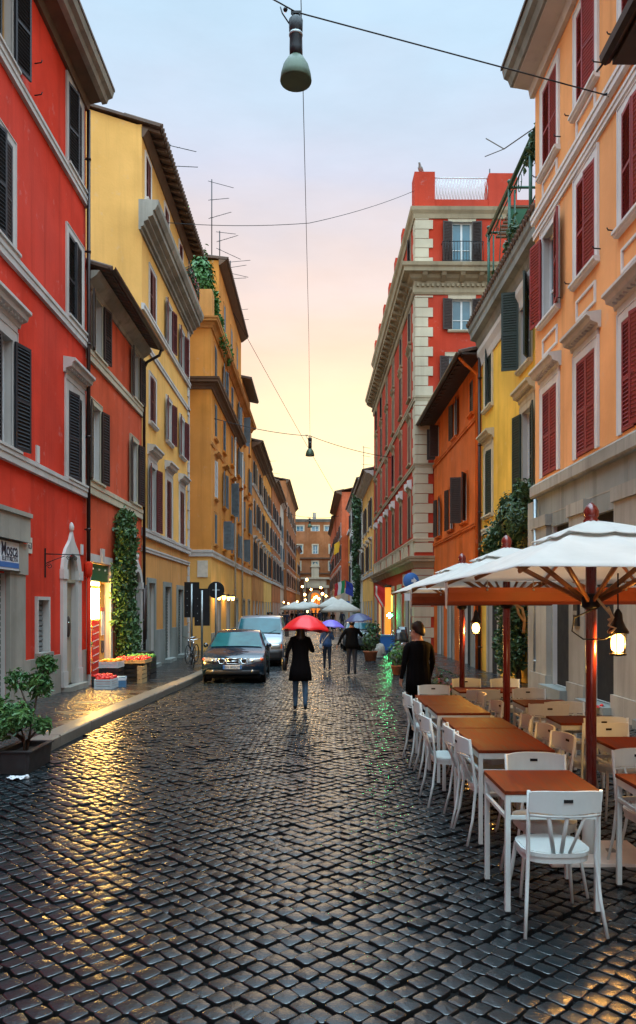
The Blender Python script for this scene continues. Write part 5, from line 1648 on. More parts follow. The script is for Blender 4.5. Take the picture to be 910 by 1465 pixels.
def coat_mesh(z0, z1, flare, mat, w=.17, d=.12, shoulders=.2):
    mb = MB(); n = 36; rings = []
    prof = [(0, 1 + flare, 1 + flare * 1.2), (.25, 1 + flare * .7, 1 + flare * .8), (.45, 1.0, 1.0), (.6, .93, .95), (.8, 1.04, 1.02), (.93, shoulders / w * .95, .95), (.985, .75, .7), (1.0, .46, .58)]
    for t, kx, ky in prof:
        z = z0 + (z1 - z0) * t
        rings.append([(w * kx * math.cos(2 * PI * k / n) * (1 + (.02 + .05 * (1 - t) ** 2) * math.sin(k * 2.2 + t * 2)), d * ky * math.sin(2 * PI * k / n) - .005 + (.006 + .014 * (1 - t) ** 2) * math.sin(k * 2.4 + t * 2), z - (.006 * math.sin(k * 1.7) if t == 0 else 0)) for k in range(n)])
    mb.loft(rings); return mb.mesh('coat', mat)
def umbrella(loc, r, mat, lb, tilt=(0, 0), h=.27, shaft=.78, group='umbrellas held in the rain'):
    t = thing('hand_umbrella', lb, 'umbrella', loc, 0, group)
    t.rotation_euler = (tilt[0], tilt[1], R(11))
    mb = MB(); N = 8; sub = 5; n = N * sub; rings = []
    for i in range(9):
        q = .03 + .97 * i / 8; rg = []
        for k in range(n):
            a = 2 * PI * k / n; fr = (k % sub) / sub; sag = math.sin(PI * fr)
            rr = r * q * (1 - .06 * sag * q); rg.append((rr * math.cos(a), rr * math.sin(a), -h * q ** 2.0 - .012 * sag * math.sin(PI * q) + .03 * sag * q ** 6))
        rings.append(rg)
    mb.loft(rings, cap=False); cp = mb.build('canopy', mat, t); so = cp.modifiers.new('cloth', 'SOLIDIFY'); so.thickness = .002
    for k in range(N):
        a = 2 * PI * k / N; MB().tube([(r * q * math.cos(a), r * q * math.sin(a), -h * q ** 2 - .008) for q in (.03, .35, .7, .99)], .0035, 4).build('rib', 'iron', t)
    MB().tube([(0, 0, .06), (0, 0, -shaft)], .006, 6).build('shaft', 'iron', t)
    MB().tube([(0, 0, -shaft), (0, 0, -shaft - .1)], .014, 8).build('handle', 'leather_black', t)
    return t
def person(lb, loc, rz, me, hair, height=1.72, coat=None, extra=None, group=None, face=True):
    t = thing('person', lb, 'person', (loc[0], loc[1], gz(loc[1]) + .004), rz, group); s = height / 1.72
    t.scale = (s, s, s)
    link('body', me, t); link('hair', hair, t)
    if coat: link('coat', coat, t)
    if face: face_parts(t, Matrix.Identity(4))
    if extra: extra(t)
    return t
hair_s, hair_l = hair_mesh(), hair_mesh(.16)
# woman in the long black coat
def bag(t):
    mb = MB(); mb.loft([[(-.31 + .05 * c, -.02 + .13 * s * k, z) for c, s in [(math.cos(a), math.sin(a)) for a in [2 * PI * q / 12 for q in range(12)]]] for z, k in ((.80, .7), (.84, 1.05), (.96, 1.0), (1.04, .8))])
    b_ = mb.build('handbag', 'leather_black', t); MB().tube([(-.3, -.08, 1.03), (-.26, -.08, 1.3), (-.17, -.03, 1.43), (-.2, .08, 1.3), (-.3, .06, 1.03)], .008, 5).build('strap', 'leather_black', b_)
me = body_mesh(.10, ((-.245, -.03, 1.16), (-.27, .02, .93)), ((.25, .0, 1.15), (.17, .19, 1.22)), ('skin', 'black_cloth', 'denim', 'leather_black'), .98, True)
w1 = (-.33, 14.35)
person('woman in a long black coat and blue jeans walking away under the red umbrella', (*w1, 0), R(3), me, hair_l, 1.66, coat_mesh(.60, 1.44, .30, 'black_cloth', .165, .125, .195), bag)
umbrella((w1[0] + .12, w1[1] + .1, gz(14.35) + 1.80), .475, 'red_nylon', 'bright red open umbrella held over the woman in the black coat', (R(-4), R(3)), .31, .58)
# woman in the blue jacket
def strap(t):
    mb = MB().tube([(.14, -.03, 1.44), (.05, -.125, 1.35), (-.1, -.125, 1.15), (-.17, -.06, 1.02)], .014, 5, flat=(.4, 1.5)); mb.build('bag_strap', 'flag_white', t)
    mb = MB().box(-.28, -.17, -.1, .1, .82, 1.0); soften(mb.build('bag', 'flag_white', t), .03, 3)
me = body_mesh(.06, ((-.23, -.05, 1.15), (-.24, .02, .92)), ((.23, .02, 1.15), (.15, .19, 1.22)), ('skin', 'blue_cloth', 'dark_denim', 'flag_white'), 1.0, True)
w2 = (.31, 26.3)
person('woman in a short blue jacket and dark trousers with a white bag strap, walking away', (*w2, 0), R(-2), me, hair_l, 1.62, coat_mesh(.92, 1.44, .03, 'blue_cloth', .16, .12, .19), strap)
umbrella((w2[0] + .16, w2[1] + .08, gz(26.3) + 1.76), .50, 'violet_nylon', 'violet open umbrella held over the woman in the blue jacket', (R(0), R(4)), .26, .5)
# man in black with the navy umbrella
me = body_mesh(.05, ((-.33, -.02, 1.17), (-.42, .04, .95)), ((.32, .02, 1.2), (.25, .2, 1.34)), ('skin', 'black_cloth', 'dark_denim', 'leather_black'), 1.06)
m1 = (1.07, 24.3)
person('man in a black jacket and dark jeans walking away under the navy umbrella', (*m1, 0), R(2), me, hair_s, 1.78, coat_mesh(.84, 1.45, .06, 'black_cloth', .19, .13, .22))
umbrella((m1[0] + .2, m1[1] + .12, gz(24.3) + 1.98), .47, 'navy_nylon', 'dark navy open umbrella held over the man in black', (R(3), R(-6)), .25, .5)
# man standing by the tables
me = body_mesh(.02, ((-.225, -.01, 1.15), (-.235, .06, .93)), ((.225, -.02, 1.15), (.22, .08, .93)), ('skin', 'black_cloth', 'black_cloth', 'leather_black'), 1.0, head_turn=R(38))
hm = hair_mesh(); hm.transform(Matrix.Rotation(R(38), 4, 'Z'))
t = person('man in a black jacket standing beside the cafe tables, looking away to the left', (1.40, 10.75, 0), R(18), me, hm, 1.66, coat_mesh(.74, 1.46, .10, 'black_cloth', .175, .13, .205), face=False)
face_parts(t, Matrix.Rotation(R(38), 4, 'Z'))
# far pedestrians
far_bodies = [body_mesh(.08 + .03 * k, None, None, ('skin', m_, 'dark_denim', 'leather_black'), 1.05, fingers=False) for k, m_ in enumerate(('black_cloth', 'navy_cloth', 'sign_red', 'leather_black'))]
spots = [(-3.3, 66, 2), (-3.9, 60, 0), (-2.9, 72, 1), (-3.5, 78, 3), (-4.2, 70, 0), (-.75, 92, 0), (-.3, 93, 3), (.2, 90, 1), (-1.2, 98, 0), (.6, 104, 3), (-2.0, 84, 1), (-2.5, 90, 0), (1.2, 110, 0), (-4.3, 54, 3), (-1.6, 112, 1), (-3.8, 82, 1), (-3.2, 95, 0), (-.9, 86, 1), (.1, 100, 0), (.9, 96, 3), (-1.9, 100, 3), (-4.0, 64, 1), (1.6, 84, 0), (2.4, 76, 1), (-2.7, 106, 0)]
for x, y, k in spots:
    lb = 'distant pedestrian in a red jacket on the left of the street' if k == 2 else 'small distant pedestrian in dark clothes in the crowd down the street'
    person(lb, (x, y, 0), R(rnd.choice([0, 20, 170, 190, -30])), far_bodies[k], hair_s, rnd.uniform(1.6, 1.8), group='pedestrians far down the street', face=False)
# ------------------------------------------------------------------ vehicles (local frame: front towards -y, ground at z=0)
def side_loft(mb, prof, w, z_t, tumble, ztop, front=.16, m=0, edge=.05):
    """Side outline swept across the car's width, narrowing above the belt line, nose rounded in plan."""
    cy_ = sum(p[0] for p in prof) / len(prof); cz_ = sum(p[1] for p in prof) / len(prof)
    ymin = min(p[0] for p in prof); ymax = max(p[0] for p in prof); rings = []
    for t in (-1, -.975, -.9, -.6, 0, .6, .9, .975, 1):
        sh = edge * (1 if abs(t) == 1 else .45 if abs(t) > .96 else .12 if abs(t) > .8 else 0); rg = []
        for y, z in prof:
            k = max(0, min(1, (z - z_t) / max(.01, ztop - z_t)))
            x = t * w * (1 - tumble * k)
            fr = max(0, 1 - (y - ymin) / .9); bk = max(0, 1 - (ymax - y) / .6)
            yy = y + front * t * t * fr - front * .6 * t * t * bk
            d = Vector((cy_ - y, cz_ - z)); d = d.normalized() * sh if d.length > 0 else d
            rg.append((x, yy + d.x, z + d.y - .03 * t * t * (1 if z > z_t - .15 else 0)))
        rings.append(rg)
    mb.loft(rings, m)
    return lambda y, z: w * (1 - tumble * max(0, min(1, (z - z_t) / max(.01, ztop - z_t))))
def wheel(root, x, y, r, wd=.2):
    T = Matrix.Translation((x, y, r)) @ Matrix.Rotation(R(90), 4, 'Y')
    wl_ = MB().lathe([(r * .6, -wd / 2), (r * .93, -wd / 2), (r, -wd / 2 + .03), (r, wd / 2 - .03), (r * .93, wd / 2), (r * .6, wd / 2)], 24).build('wheel', 'rubber', root, T)
    mb = MB().lathe([(r * .62, -wd * .44), (r * .55, -wd * .36), (.05, -wd * .30), (.05, wd * .30), (r * .55, wd * .36), (r * .62, wd * .44)], 20)
    for k in range(5):
        a = 2 * PI * k / 5
        for sz in (-1, 1): mb.tube([(.04 * math.cos(a), .04 * math.sin(a), sz * wd * .42), (r * .58 * math.cos(a), r * .58 * math.sin(a), sz * wd * .44)], .025, 5)
    mb.build('rim', 'zinc', wl_)
def strip(mb, pts, wfn, off, mg, n=6, crown=.03):
    """A panel lying on the body between two heights of the side outline, off it by a few millimetres."""
    (y0, z0), (y1, z1) = pts; d = Vector((y1 - y0, z1 - z0)); nn = Vector((-d.y, d.x)).normalized()
    if nn.y < 0: nn = -nn
    def fn(u, v):
        y = y0 + (y1 - y0) * v; z = z0 + (z1 - z0) * v; t = (u * 2 - 1) * (1 - mg); x = t * wfn(y, z)
        return (x, y + nn.x * off, z + nn.y * off - crown * t * t)
    mb.grid(fn, n, 3)
def sedan(lb, loc, rz, paint, lamp_end=-1, plate=None, group=None, name='parked_car'):
    t = thing(name, lb, 'car', loc, rz, group)
    prof = [(-2.12, .22), (-2.27, .34), (-2.30, .5), (-2.25, .64), (-2.1, .74), (-1.6, .86), (-1.02, .95), (-.62, 1.18), (-.22, 1.38), (.1, 1.44), (.5, 1.45), (.95, 1.39), (1.35, 1.2), (1.72, 1.02), (2.15, .98), (2.3, .85), (2.32, .5), (2.22, .24)]
    mb = MB(); wf = side_loft(mb, prof, .87, .93, .24, 1.45)
    mb.build('body', paint, t)
    mb = MB(); strip(mb, ((-.97, .985), (-.24, 1.365)), wf, .012, .10, 8); mb.build('windscreen', 'car_glass', t)
    mb = MB(); strip(mb, ((1.02, 1.365), (1.62, 1.075)), wf, .012, .14, 8); mb.build('rear_window', 'car_glass', t)
    for sx in (-1, 1):
        for poly in ([(-.62, 1.0), (-.12, 1.33), (.32, 1.38), (.34, 1.0)], [(.42, 1.0), (.40, 1.38), (.85, 1.33), (1.25, 1.1), (1.28, 1.0)]):
            mb = MB(); pts = [(sx * (wf(y, z) + .006 - .005), y, z - .028) for y, z in poly]
            q = [(sx * (abs(x) + .008), y, z) for x, y, z in pts]
            mb.poly(q if sx > 0 else q[::-1]); mb.poly(pts[::-1] if sx > 0 else pts)
            for i in range(len(q)):
                j = (i + 1) % len(q); mb.poly([q[i], pts[i], pts[j], q[j]])
            mb.build('side_window', 'car_glass', t)
        MB().lathe([(.001, -.07), (.06, -.05), (.075, 0), (.06, .05), (.001, .07)], 10, T=Matrix.Translation((sx * .94, -.62, 1.0)) @ Matrix.Rotation(R(90), 4, 'X')).build('mirror', paint, t)
        # lamps
        mb = MB(); x0 = sx * .47
        def fn(u, v, sx=sx):
            x = .42 + .40 * u; return (sx * x, -2.262 + .16 * (x / .87) ** 2 + .05 * v - .012, .60 + .10 * v + .02 * u)
        mb.grid(fn, 6, 3); h = mb.build('headlight', 'headlight', t); h.modifiers.new('shell', 'SOLIDIFY').thickness = .03
        mb = MB(); mb.ball((sx * .80, -2.105, .675), .06, 10, 0, .8); mb.build('indicator', 'amber_lens', h)
        mb = MB(); mb.ball((sx * .56, -2.232, .645), .035, 10); mb.build('reflector', 'chrome', h)
        MB().cbox((sx * .62, 2.22, .8), (.3, .12, .14)).build('tail_lamp', 'sign_red', t)
        for y in (-1.42, 1.38):
            wheel(t, sx * .77, y, .315)
            MB().lathe([(.001, -.02), (.37, -.02), (.37, .02), (.001, .02)], 24, T=Matrix.Translation((sx * .862, y, .325)) @ Matrix.Rotation(R(90), 4, 'Y')).build('wheel_arch', 'void_dark', t)
            
    mb = MB()
    for dx, ww in ((0, .36), (-.31, .16), (.31, .16)):
        z0, z1 = .565, .70
        pts = [(dx - ww / 2 - .03, z1), (dx + ww / 2 + .03, z1), (dx + ww / 2 - .03, z0), (dx - ww / 2 + .03, z0)]
        yy = -2.285 + .16 * (dx / .87) ** 2
        mb.tube([(x, yy + (.04 if z == z1 else 0), z) for x, z in pts] + [(pts[0][0], yy + .04, z1)], .014, 6)
    mb.tube([(-.17, -2.30, .635), (.17, -2.30, .635)], .014, 6)
    g = mb.build('grille', 'chrome', t)
    mb = MB().box(-.17, .17, -2.27, -2.24, .57, .69).box(-.38, -.25, -2.24, -2.21, .58, .68).box(.25, .38, -2.24, -2.21, .58, .68); mb.build('grille_mesh', 'void_dark', g)
    mb = MB(); mb.grid(lambda u, v: ((u * 2 - 1) * .74, -2.315 + .16 * (u * 2 - 1) ** 2 * .72, .27 + .12 * v), 8, 2); bp = mb.build('bumper_intake', 'car_plastic', t); bp.modifiers.new('shell', 'SOLIDIFY').thickness = .02
    mb = MB().box(-.76, .76, -1.9, 1.9, .13, .26); mb.build('underbody', 'void_dark', t)
    for sx in (-1, 1): MB().ball((sx * .55, -2.24, .36), .04, 8).build('fog_lamp', 'headlight', t)
    if plate:
        pl = MB().box(-.26, .26, -2.345, -2.325, .42, .53).build('number_plate', 'sign_white', t)
        for sx in (-1, 1): MB().box(sx * .235 - .024, sx * .235 + .024, -2.349, -2.3452, .422, .528).build('plate_band', 'sign_blue', pl)
        text_part(plate, .10, 'sign_ink', pl, TR(0, -2.348, .44), align='CENTER', sx=.92)
    return t
sedan('dark blue black saloon with a chrome grille parked facing us by the left kerb', (-2.43, 23.6, gz(22)), R(1.5), 'car_black', plate='BN 802CM')
sedan('silver hatchback parked behind the silver van on the left', (-2.55, 38.5, gz(38)), R(1), 'car_silver', group='cars parked down the street')
sedan('dark grey car parked on the right beyond the man with the navy umbrella', (2.15, 41, gz(40)), R(181), 'car_grey', group='cars parked down the street')
sedan('grey car farthest along the left kerb before the crowd', (-2.9, 46.5, gz(45)), R(1), 'car_grey', group='cars parked down the street')

def van(lb, loc, rz):
    t = thing('van', lb, 'van', loc, rz)
    prof = [(-2.2, .24), (-2.33, .36), (-2.35, .55), (-2.30, .78), (-2.2, .95), (-1.75, 1.12), (-1.5, 1.2), (-1.1, 1.55), (-.78, 1.80), (-.5, 1.86), (.4, 1.89), (1.8, 1.87), (2.2, 1.8), (2.3, 1.4), (2.35, .8), (2.33, .4), (2.2, .24)]
    mb = MB(); wf = side_loft(mb, prof, .92, 1.12, .13, 1.89, .2, 0, .06); mb.build('body', 'van_silver', t)
    mb = MB(); strip(mb, ((-1.49, 1.235), (-.82, 1.775)), wf, .012, .08, 8); mb.build('windscreen', 'car_glass', t)
    mb = MB(); mb.grid(lambda u, v: ((u * 2 - 1) * .90, -2.375 + .2 * (u * 2 - 1) ** 2, .26 + .34 * v), 10, 3); o = mb.build('bumper', 'car_plastic', t); o.modifiers.new('shell', 'SOLIDIFY').thickness = .03
    mb = MB(); mb.grid(lambda u, v: ((u * 2 - 1) * .40, -2.345 + .2 * (u * 2 - 1) ** 2 * .19 + .03 * v, .68 + .12 * v), 6, 2); o = mb.build('grille', 'car_plastic', t); o.modifiers.new('shell', 'SOLIDIFY').thickness = .02
    for sx in (-1, 1):
        mb = MB(); mb.grid(lambda u, v, sx=sx: (sx * (.46 + .36 * u), -2.335 + .2 * ((.46 + .36 * u) / .92) ** 2 + .03 * v, .66 + .18 * v), 5, 2)
        h = mb.build('headlight', 'headlight', t); h.modifiers.new('shell', 'SOLIDIFY').thickness = .03
        MB().cbox((sx * .855, -2.13, .75), (.06, .07, .17)).build('indicator', 'amber_lens', h)
        mb = MB(); pts = [(-1.32, 1.12), (-.86, 1.62), (-.2, 1.66), (-.2, 1.12)]
        mb.poly([(sx * (wf(y, z) + .008), y, z) for y, z in (pts if sx > 0 else pts[::-1])]); o = mb.build('side_window', 'car_glass', t); o.modifiers.new('shell', 'SOLIDIFY').thickness = .006
        MB().cbox((sx * 1.03, -1.2, 1.2), (.16, .1, .24)).build('mirror', 'car_plastic', t)
        MB().cbox((sx * .925, .2, .55), (.02, 3.2, .1)).build('side_strip', 'car_plastic', t)
        for y in (-1.5, 1.45):
            wheel(t, sx * .81, y, .33)
            MB().lathe([(.001, -.02), (.39, -.02), (.39, .02), (.001, .02)], 24, T=Matrix.Translation((sx * .915, y, .34)) @ Matrix.Rotation(R(90), 4, 'Y')).build('wheel_arch', 'void_dark', t)
    for sx in (-.35, .35): MB().tube([(sx, -1.54, 1.22), (sx + .3, -1.36, 1.34)], .008, 5).build('wiper', 'rubber', t)
    MB().box(-.26, .26, -2.40, -2.38, .46, .57).build('number_plate', 'sign_white', t)
    MB().box(-.8, .8, -1.9, 1.9, .14, .28).build('underbody', 'void_dark', t)
van('silver grey van parked behind the dark saloon on the left', (-2.25, 30.7, gz(30)), R(1))

def bicycle(lb, loc, rz):
    t = thing('bicycle', lb, 'bicycle', loc, rz); r = .33
    for y in (-.52, .52):
        mb = MB().tube([(0, y + r * math.cos(2 * PI * k / 28), r + r * math.sin(2 * PI * k / 28)) for k in range(29)], .018, 6, cap=False); w_ = mb.build('wheel', 'rubber', t)
        mb = MB()
        for k in range(16): mb.tube([(0, y, r), (0, y + (r - .02) * math.cos(PI * k / 8), r + (r - .02) * math.sin(PI * k / 8))], .0025, 3)
        mb.build('spokes', 'chrome', w_)
    a, b, c, d = (0, -.08, .30), (0, .2, .80), (0, -.42, .78), (0, .52, r)
    mb = MB().tube([a, b], .016, 6).tube([b, c], .016, 6).tube([a, c], .018, 6).tube([a, d], .011, 6).tube([b, d], .010, 6).tube([(0, -.44, .86), c, (0, -.52, r)], .015, 6); mb.build('frame', 'car_grey', t)
    MB().tube([(0, .2, .8), (0, .23, .92)], .012, 6).build('seat_post', 'chrome', t)
    MB().loft([[(k * math.cos(q) * .07, .25 + k * math.sin(q) * .13, z) for q in [2 * PI * i / 10 for i in range(10)]] for z, k in ((.92, .7), (.945, 1), (.96, .8))]).build('saddle', 'leather_black', t)
    MB().tube([(-.27, -.32, .98), (-.1, -.42, .96), (0, -.44, .93), (.1, -.42, .96), (.27, -.32, .98)], .012, 6).build('handlebar', 'chrome', t)
    MB().ball((0, -.48, .84), .045, 8).build('lamp', 'chrome', t)
bicycle('grey bicycle leaning by the yellow house corner behind the dark saloon', (-4.45, 27.2, gz(27) + .118), R(14))
bicycle('second bicycle parked behind the first one near the traffic lights', (-4.75, 29.0, gz(29) + .118), R(-8))
def scooter(lb, loc, rz):
    t = thing('scooter', lb, 'scooter', loc, rz)
    for y in (-.62, .6):
        T = Matrix.Translation((0, y, .25)) @ Matrix.Rotation(R(90), 4, 'Y'); w_ = MB().lathe([(.14, -.05), (.24, -.05), (.25, 0), (.24, .05), (.14, .05)], 18).build('wheel', 'rubber', t, T); MB().lathe([(.03, -.03), (.14, -.045), (.14, .045), (.03, .03)], 12).build('rim', 'zinc', w_)
    MB().loft([[(k * w * math.cos(q), y + .02 * math.sin(q), zc + h * math.sin(q)) for q in [2 * PI * i / 12 for i in range(12)]] for y, w, zc, h, k in ((-.1, .14, .3, .06, 1), (.1, .17, .42, .16, 1), (.35, .19, .55, .2, 1), (.65, .16, .6, .15, 1), (.85, .07, .62, .06, 1))]).build('body', 'car_silver', t)
    MB().loft([[(k * math.cos(q) * .13, .3 + math.sin(q) * .36, z) for q in [2 * PI * i / 12 for i in range(12)]] for z, k in ((.72, 1), (.80, .95), (.83, .7))]).build('seat', 'leather_black', t)
    MB().loft([[(w * math.cos(q), y + .05 * math.sin(q), z) for q in [2 * PI * i / 10 for i in range(10)]] for y, w, z in ((-.3, .2, .3), (-.42, .21, .6), (-.4, .16, .88), (-.38, .1, 1.0))]).build('leg_shield', 'car_silver', t)
    MB().tube([(0, -.62, .25), (0, -.5, .6), (0, -.4, 1.0)], .03, 6).build('fork', 'chrome', t)
    MB().tube([(-.32, -.3, 1.05), (0, -.42, 1.04), (.32, -.3, 1.05)], .016, 6).build('handlebar', 'rubber', t)
    MB().ball((0, -.47, .93), .075, 10).build('headlight', 'headlight', t)
    mb = MB(); mb.grid(lambda u, v: ((u - .5) * .5 * (1 - .3 * v), -.46 + .12 * v + .2 * (u - .5) ** 2, 1.02 + .42 * v), 6, 3); o = mb.build('windscreen', 'window_glass', t); o.modifiers.new('shell', 'SOLIDIFY').thickness = .006
    for sx in (-1, 1):
        m_ = MB().tube([(sx * .25, -.36, 1.06), (sx * .33, -.4, 1.24)], .007, 5).build('mirror', 'rubber', t); MB().ball((sx * .34, -.41, 1.27), .05, 8, 0, .7).build('mirror_glass', 'chrome', m_)
scooter('silver scooter with a windscreen parked on the right beyond the man by the tables', (2.75, 26.2, gz(26)), R(8))
scooter('silver scooter with a windscreen behind the first one, beside the red palace corner', (3.35, 30.2, gz(30)), R(-15))

# ------------------------------------------------------------------ greengrocer's crates
def crate(name, lb, x, y, z, sx, sy, h, mat, fruit, fr, rz=0, slats=True, lift=0):
    t = thing(name, lb, 'crate', (x, y, z), rz, 'crates outside the greengrocer')
    mb = MB(); th = .015
    mb.box(-sx / 2, sx / 2, -sy / 2, sy / 2, 0, th)
    n = 4 if slats else 1
    for k in range(n):
        z0 = th + (h - th) * k / n; z1 = z0 + (h - th) / n * (.8 if slats else 1)
        mb.box(-sx / 2, sx / 2, -sy / 2, -sy / 2 + th, z0, z1).box(-sx / 2, sx / 2, sy / 2 - th, sy / 2, z0, z1).box(-sx / 2, -sx / 2 + th, -sy / 2 + th, sy / 2 - th, z0, z1).box(sx / 2 - th, sx / 2, -sy / 2 + th, sy / 2 - th, z0, z1)
    for ax in (-1, 1):
        for ay in (-1, 1): mb.cbox((ax * (sx / 2 - .025), ay * (sy / 2 - .025), h / 2), (.04, .04, h - .005))
    mb.build('box', mat, t)
    if fruit:
        mb = MB(); nx, ny = max(2, int(sx / (fr * 1.9))), max(2, int(sy / (fr * 1.9)))
        for i in range(nx):
            for j in range(ny):
                mb.ball((-sx / 2 + sx * (i + .5) / nx + rnd.uniform(-.01, .01), -sy / 2 + sy * (j + .5) / ny + rnd.uniform(-.01, .01), h - fr * .35 + rnd.uniform(0, fr * .7)), fr * rnd.uniform(.85, 1.05), 8)
        mb.box(-sx / 2 + .02, sx / 2 - .02, -sy / 2 + .02, sy / 2 - .02, h * .4, h - fr * .8)
        mb.build('fruit', fruit, t)
    return t
zp = lambda y: gz(y) + .118
crate('fruit_crate', 'low white and green crate of red fruit at the near end of the display', -5.05, 18.35, zp(18.3), .42, .6, .24, 'crate_white', 'tomato', .045)
crate('fruit_crate', 'dark crate of tomatoes behind the white crate', -5.3, 18.95, zp(19), .42, .5, .26, 'crate_plastic', 'tomato', .045)
crate('crate', 'empty black crate carrying the box of oranges by the shop door', -5.3, 19.75, zp(19.8), .5, .6, .42, 'crate_plastic', None, .05)
crate('fruit_crate', 'pale crate of oranges stacked on the empty black crate by the shop door', -5.3, 19.75, zp(19.8) + .425, .5, .6, .16, 'crate_white', 'orange_fruit', .05)
crate('crate', 'black crate standing under the big tray of tomatoes', -4.95, 20.65, zp(20.6), .7, .7, .5, 'crate_plastic', None, .05)
crate('fruit_crate', 'wide tray heaped with bright red tomatoes on top of a black crate', -4.95, 20.65, zp(20.6) + .505, .8, .9, .10, 'crate_wood', 'tomato', .05)
crate('crate', 'pale slatted wooden crate leaning at the street side of the tomato tray', -4.62, 20.2, zp(20.4), .12, .6, .46, 'crate_wood', None, .05)
crate('vegetable_crate', 'dark tall crate of green vegetables in front of the ivy', -5.0, 21.75, zp(21.7), .7, .8, .62, 'crate_plastic', 'greens', .07)
t = thing('rubbish_bin', 'black open bin standing beside the ivy and the vegetable crate', 'bin', (-5.1, 22.6, zp(22.6)))
MB().lathe([(.2, 0), (.26, .7), (.28, .72), (.27, .74), (.24, .72), (.19, .05)], 16).build('tub', 'crate_plastic', t); MB().lathe([(.285, .66), (.295, .68), (.285, .7)], 16).build('rim', 'rubber', t)
t = thing('fruit_box', 'small blue and white box on the pavement beside the white crate', 'box', (-4.85, 18.85, zp(18.8)), R(10))
MB().box(-.14, .14, -.18, .18, 0, .24).build('box', 'blue_paint', t); MB().box(-.145, .145, -.185, .185, .16, .22).build('label_band', 'sign_white', t)

# ------------------------------------------------------------------ planters and pots
t = thing('planter_shrub', 'leafy green shrub growing in the black trough planter at the lower left', 'shrub', (-3.44, 9.0, gz(9)))
mb = MB(); 
br = [((0, 0, .12), (.02, -.05, .35), (-.05, -.1, .62)), ((0, .05, .12), (.05, .1, .5), (.1, .2, .95), (.16, .28, 1.22)), ((0, 0, .3), (-.2, -.15, .55), (-.3, -.2, .72)), ((.02, .02, .3), (.15, -.05, .42), (.25, -.05, .50)), ((.05, .1, .5), (-.1, .25, .8), (-.2, .3, 1.0)), ((0, -.02, .35), (-.1, -.3, .5), (-.1, -.42, .62))]
for b_ in br: mb.tube(b_, [.018] + [.012] * (len(b_) - 2) + [.005], 6)
mb.build('stem', 'bark', t)
pts = blob_points([((-.05, -.1, .62), (.22, .24, .18), 1.1), ((.16, .28, 1.18), (.12, .14, .13), .45), ((.1, .2, .95), (.16, .16, .14), .6), ((-.3, -.2, .72), (.18, .18, .15), .6), ((.24, -.05, .5), (.10, .12, .09), .3), ((-.2, .3, 1.0), (.14, .14, .14), .4), ((-.1, -.4, .6), (.22, .2, .16), .7), ((-.25, .1, .5), (.22, .25, .16), .6)], 520, 41)
link('foliage', leaf_mesh(pts, .085, 'shrub_leaf', 41, .5, aspect=.38), t)
t = thing('trough_planter', 'black trough planter holding a shrub on the kerb end at the lower left', 'planter', (-3.42, 8.98, gz(9)))
mb = MB(); mb.box(-.17, .17, -.32, .32, 0, .03)
mb.prism([(-.17, .0), (-.145, .0), (-.145, .24), (-.19, .24)], -.36, .36, 'y').prism([(.145, .0), (.17, .0), (.19, .24), (.145, .24)], -.36, .36, 'y')
mb.box(-.1449, .1449, -.36, -.33, 0.001, .24).box(-.1449, .1449, .33, .36, 0.001, .24); soften(mb.build('trough', 'planter_black', t), .006)
mb = MB().box(-.21, -.14, -.38, .38, .2402, .262).box(.14, .21, -.38, .38, .2402, .262).box(-.14, .14, -.38, -.32, .2402, .262).box(-.14, .14, .32, .38, .2402, .262); soften(mb.build('rim', 'planter_black', t), .006)
MB().box(-.143, .143, -.329, .329, .15, .19).build('soil', 'soil', t)
def pot_plant(lb, x, y, r, h, fol, mat, n, size, seed, flowers=False, cat='potted plant'):
    t = thing('potted_plant', lb, cat, (x, y, gz(y) + .004))
    MB().lathe([(r * .7, 0), (r * .95, h * .9), (r * 1.05, h * .9), (r * 1.05, h), (r * .9, h), (r * .85, h * .85), (.001, h * .85)], 16).build('pot', 'terracotta', t)
    link('foliage', leaf_mesh(blob_points(fol, n, seed), size, mat, seed, .4), t)
    mb = MB()
    for k in range(5): mb.tube([(0, 0, h * .8), (rnd.uniform(-r, r), rnd.uniform(-r, r), h + .5 * rnd.random() + .2)], .012, 5)
    mb.build('stem', 'bark', t)
    if flowers: link('flowers', leaf_mesh(blob_points(fol, n // 7, seed + 1), size * .9, 'pink_flower', seed + 1), t)
pot_plant('potted leafy shrub on the street behind the man with the navy umbrella', 2.15, 31.5, .3, .4, [((0, 0, .9), (.45, .45, .55), 1), ((.1, 0, 1.3), (.3, .3, .3), .5)], 'bush_leaf', 420, .12, 51)
pot_plant('flowering plant with pink blooms beside the man in black and the tables', 1.95, 12.4, .2, .28, [((0, 0, .55), (.3, .3, .3), 1)], 'bush_leaf', 330, .08, 52, True)
pot_plant('pale green potted plant beside the scooters on the right', 2.55, 24.8, .2, .3, [((0, 0, .7), (.35, .35, .4), 1)], 'shrub_leaf', 240, .12, 53)
for k, (x, y, lb) in enumerate([(2.9, 36, 'rounded stone bollard on the right nearest the green light'), (2.55, 33.4, 'rounded stone bollard on the right closest to the leafy pot')]):
    t = thing('bollard', lb, 'bollard', (x, y, gz(y)), 0, 'stone bollards on the right'); MB().lathe([(.24, 0), (.25, .12), (.22, .35), (.14, .48), (.001, .52)], 16).build('stone', 'dirty_stone', t); MB().lathe([(.27, 0), (.27, .06), (.24, .08)], 16).build('base', 'grey_stone', t)
t = thing('blue_crate', 'blue box standing on the street by the red palace shop', 'box', (3.5, 39.5, gz(39)), R(8))
MB().box(-.4, .4, -.3, .3, 0, .75).build('box', 'sign_blue', t); MB().box(-.42, .42, -.32, .32, .70, .78).build('rim', 'blue_paint', t)
t = thing('paper_litter', 'crumpled pale paper lying on the cobbles beside the trough planter', 'litter', (-3.28, 8.35, gz(8.3)))
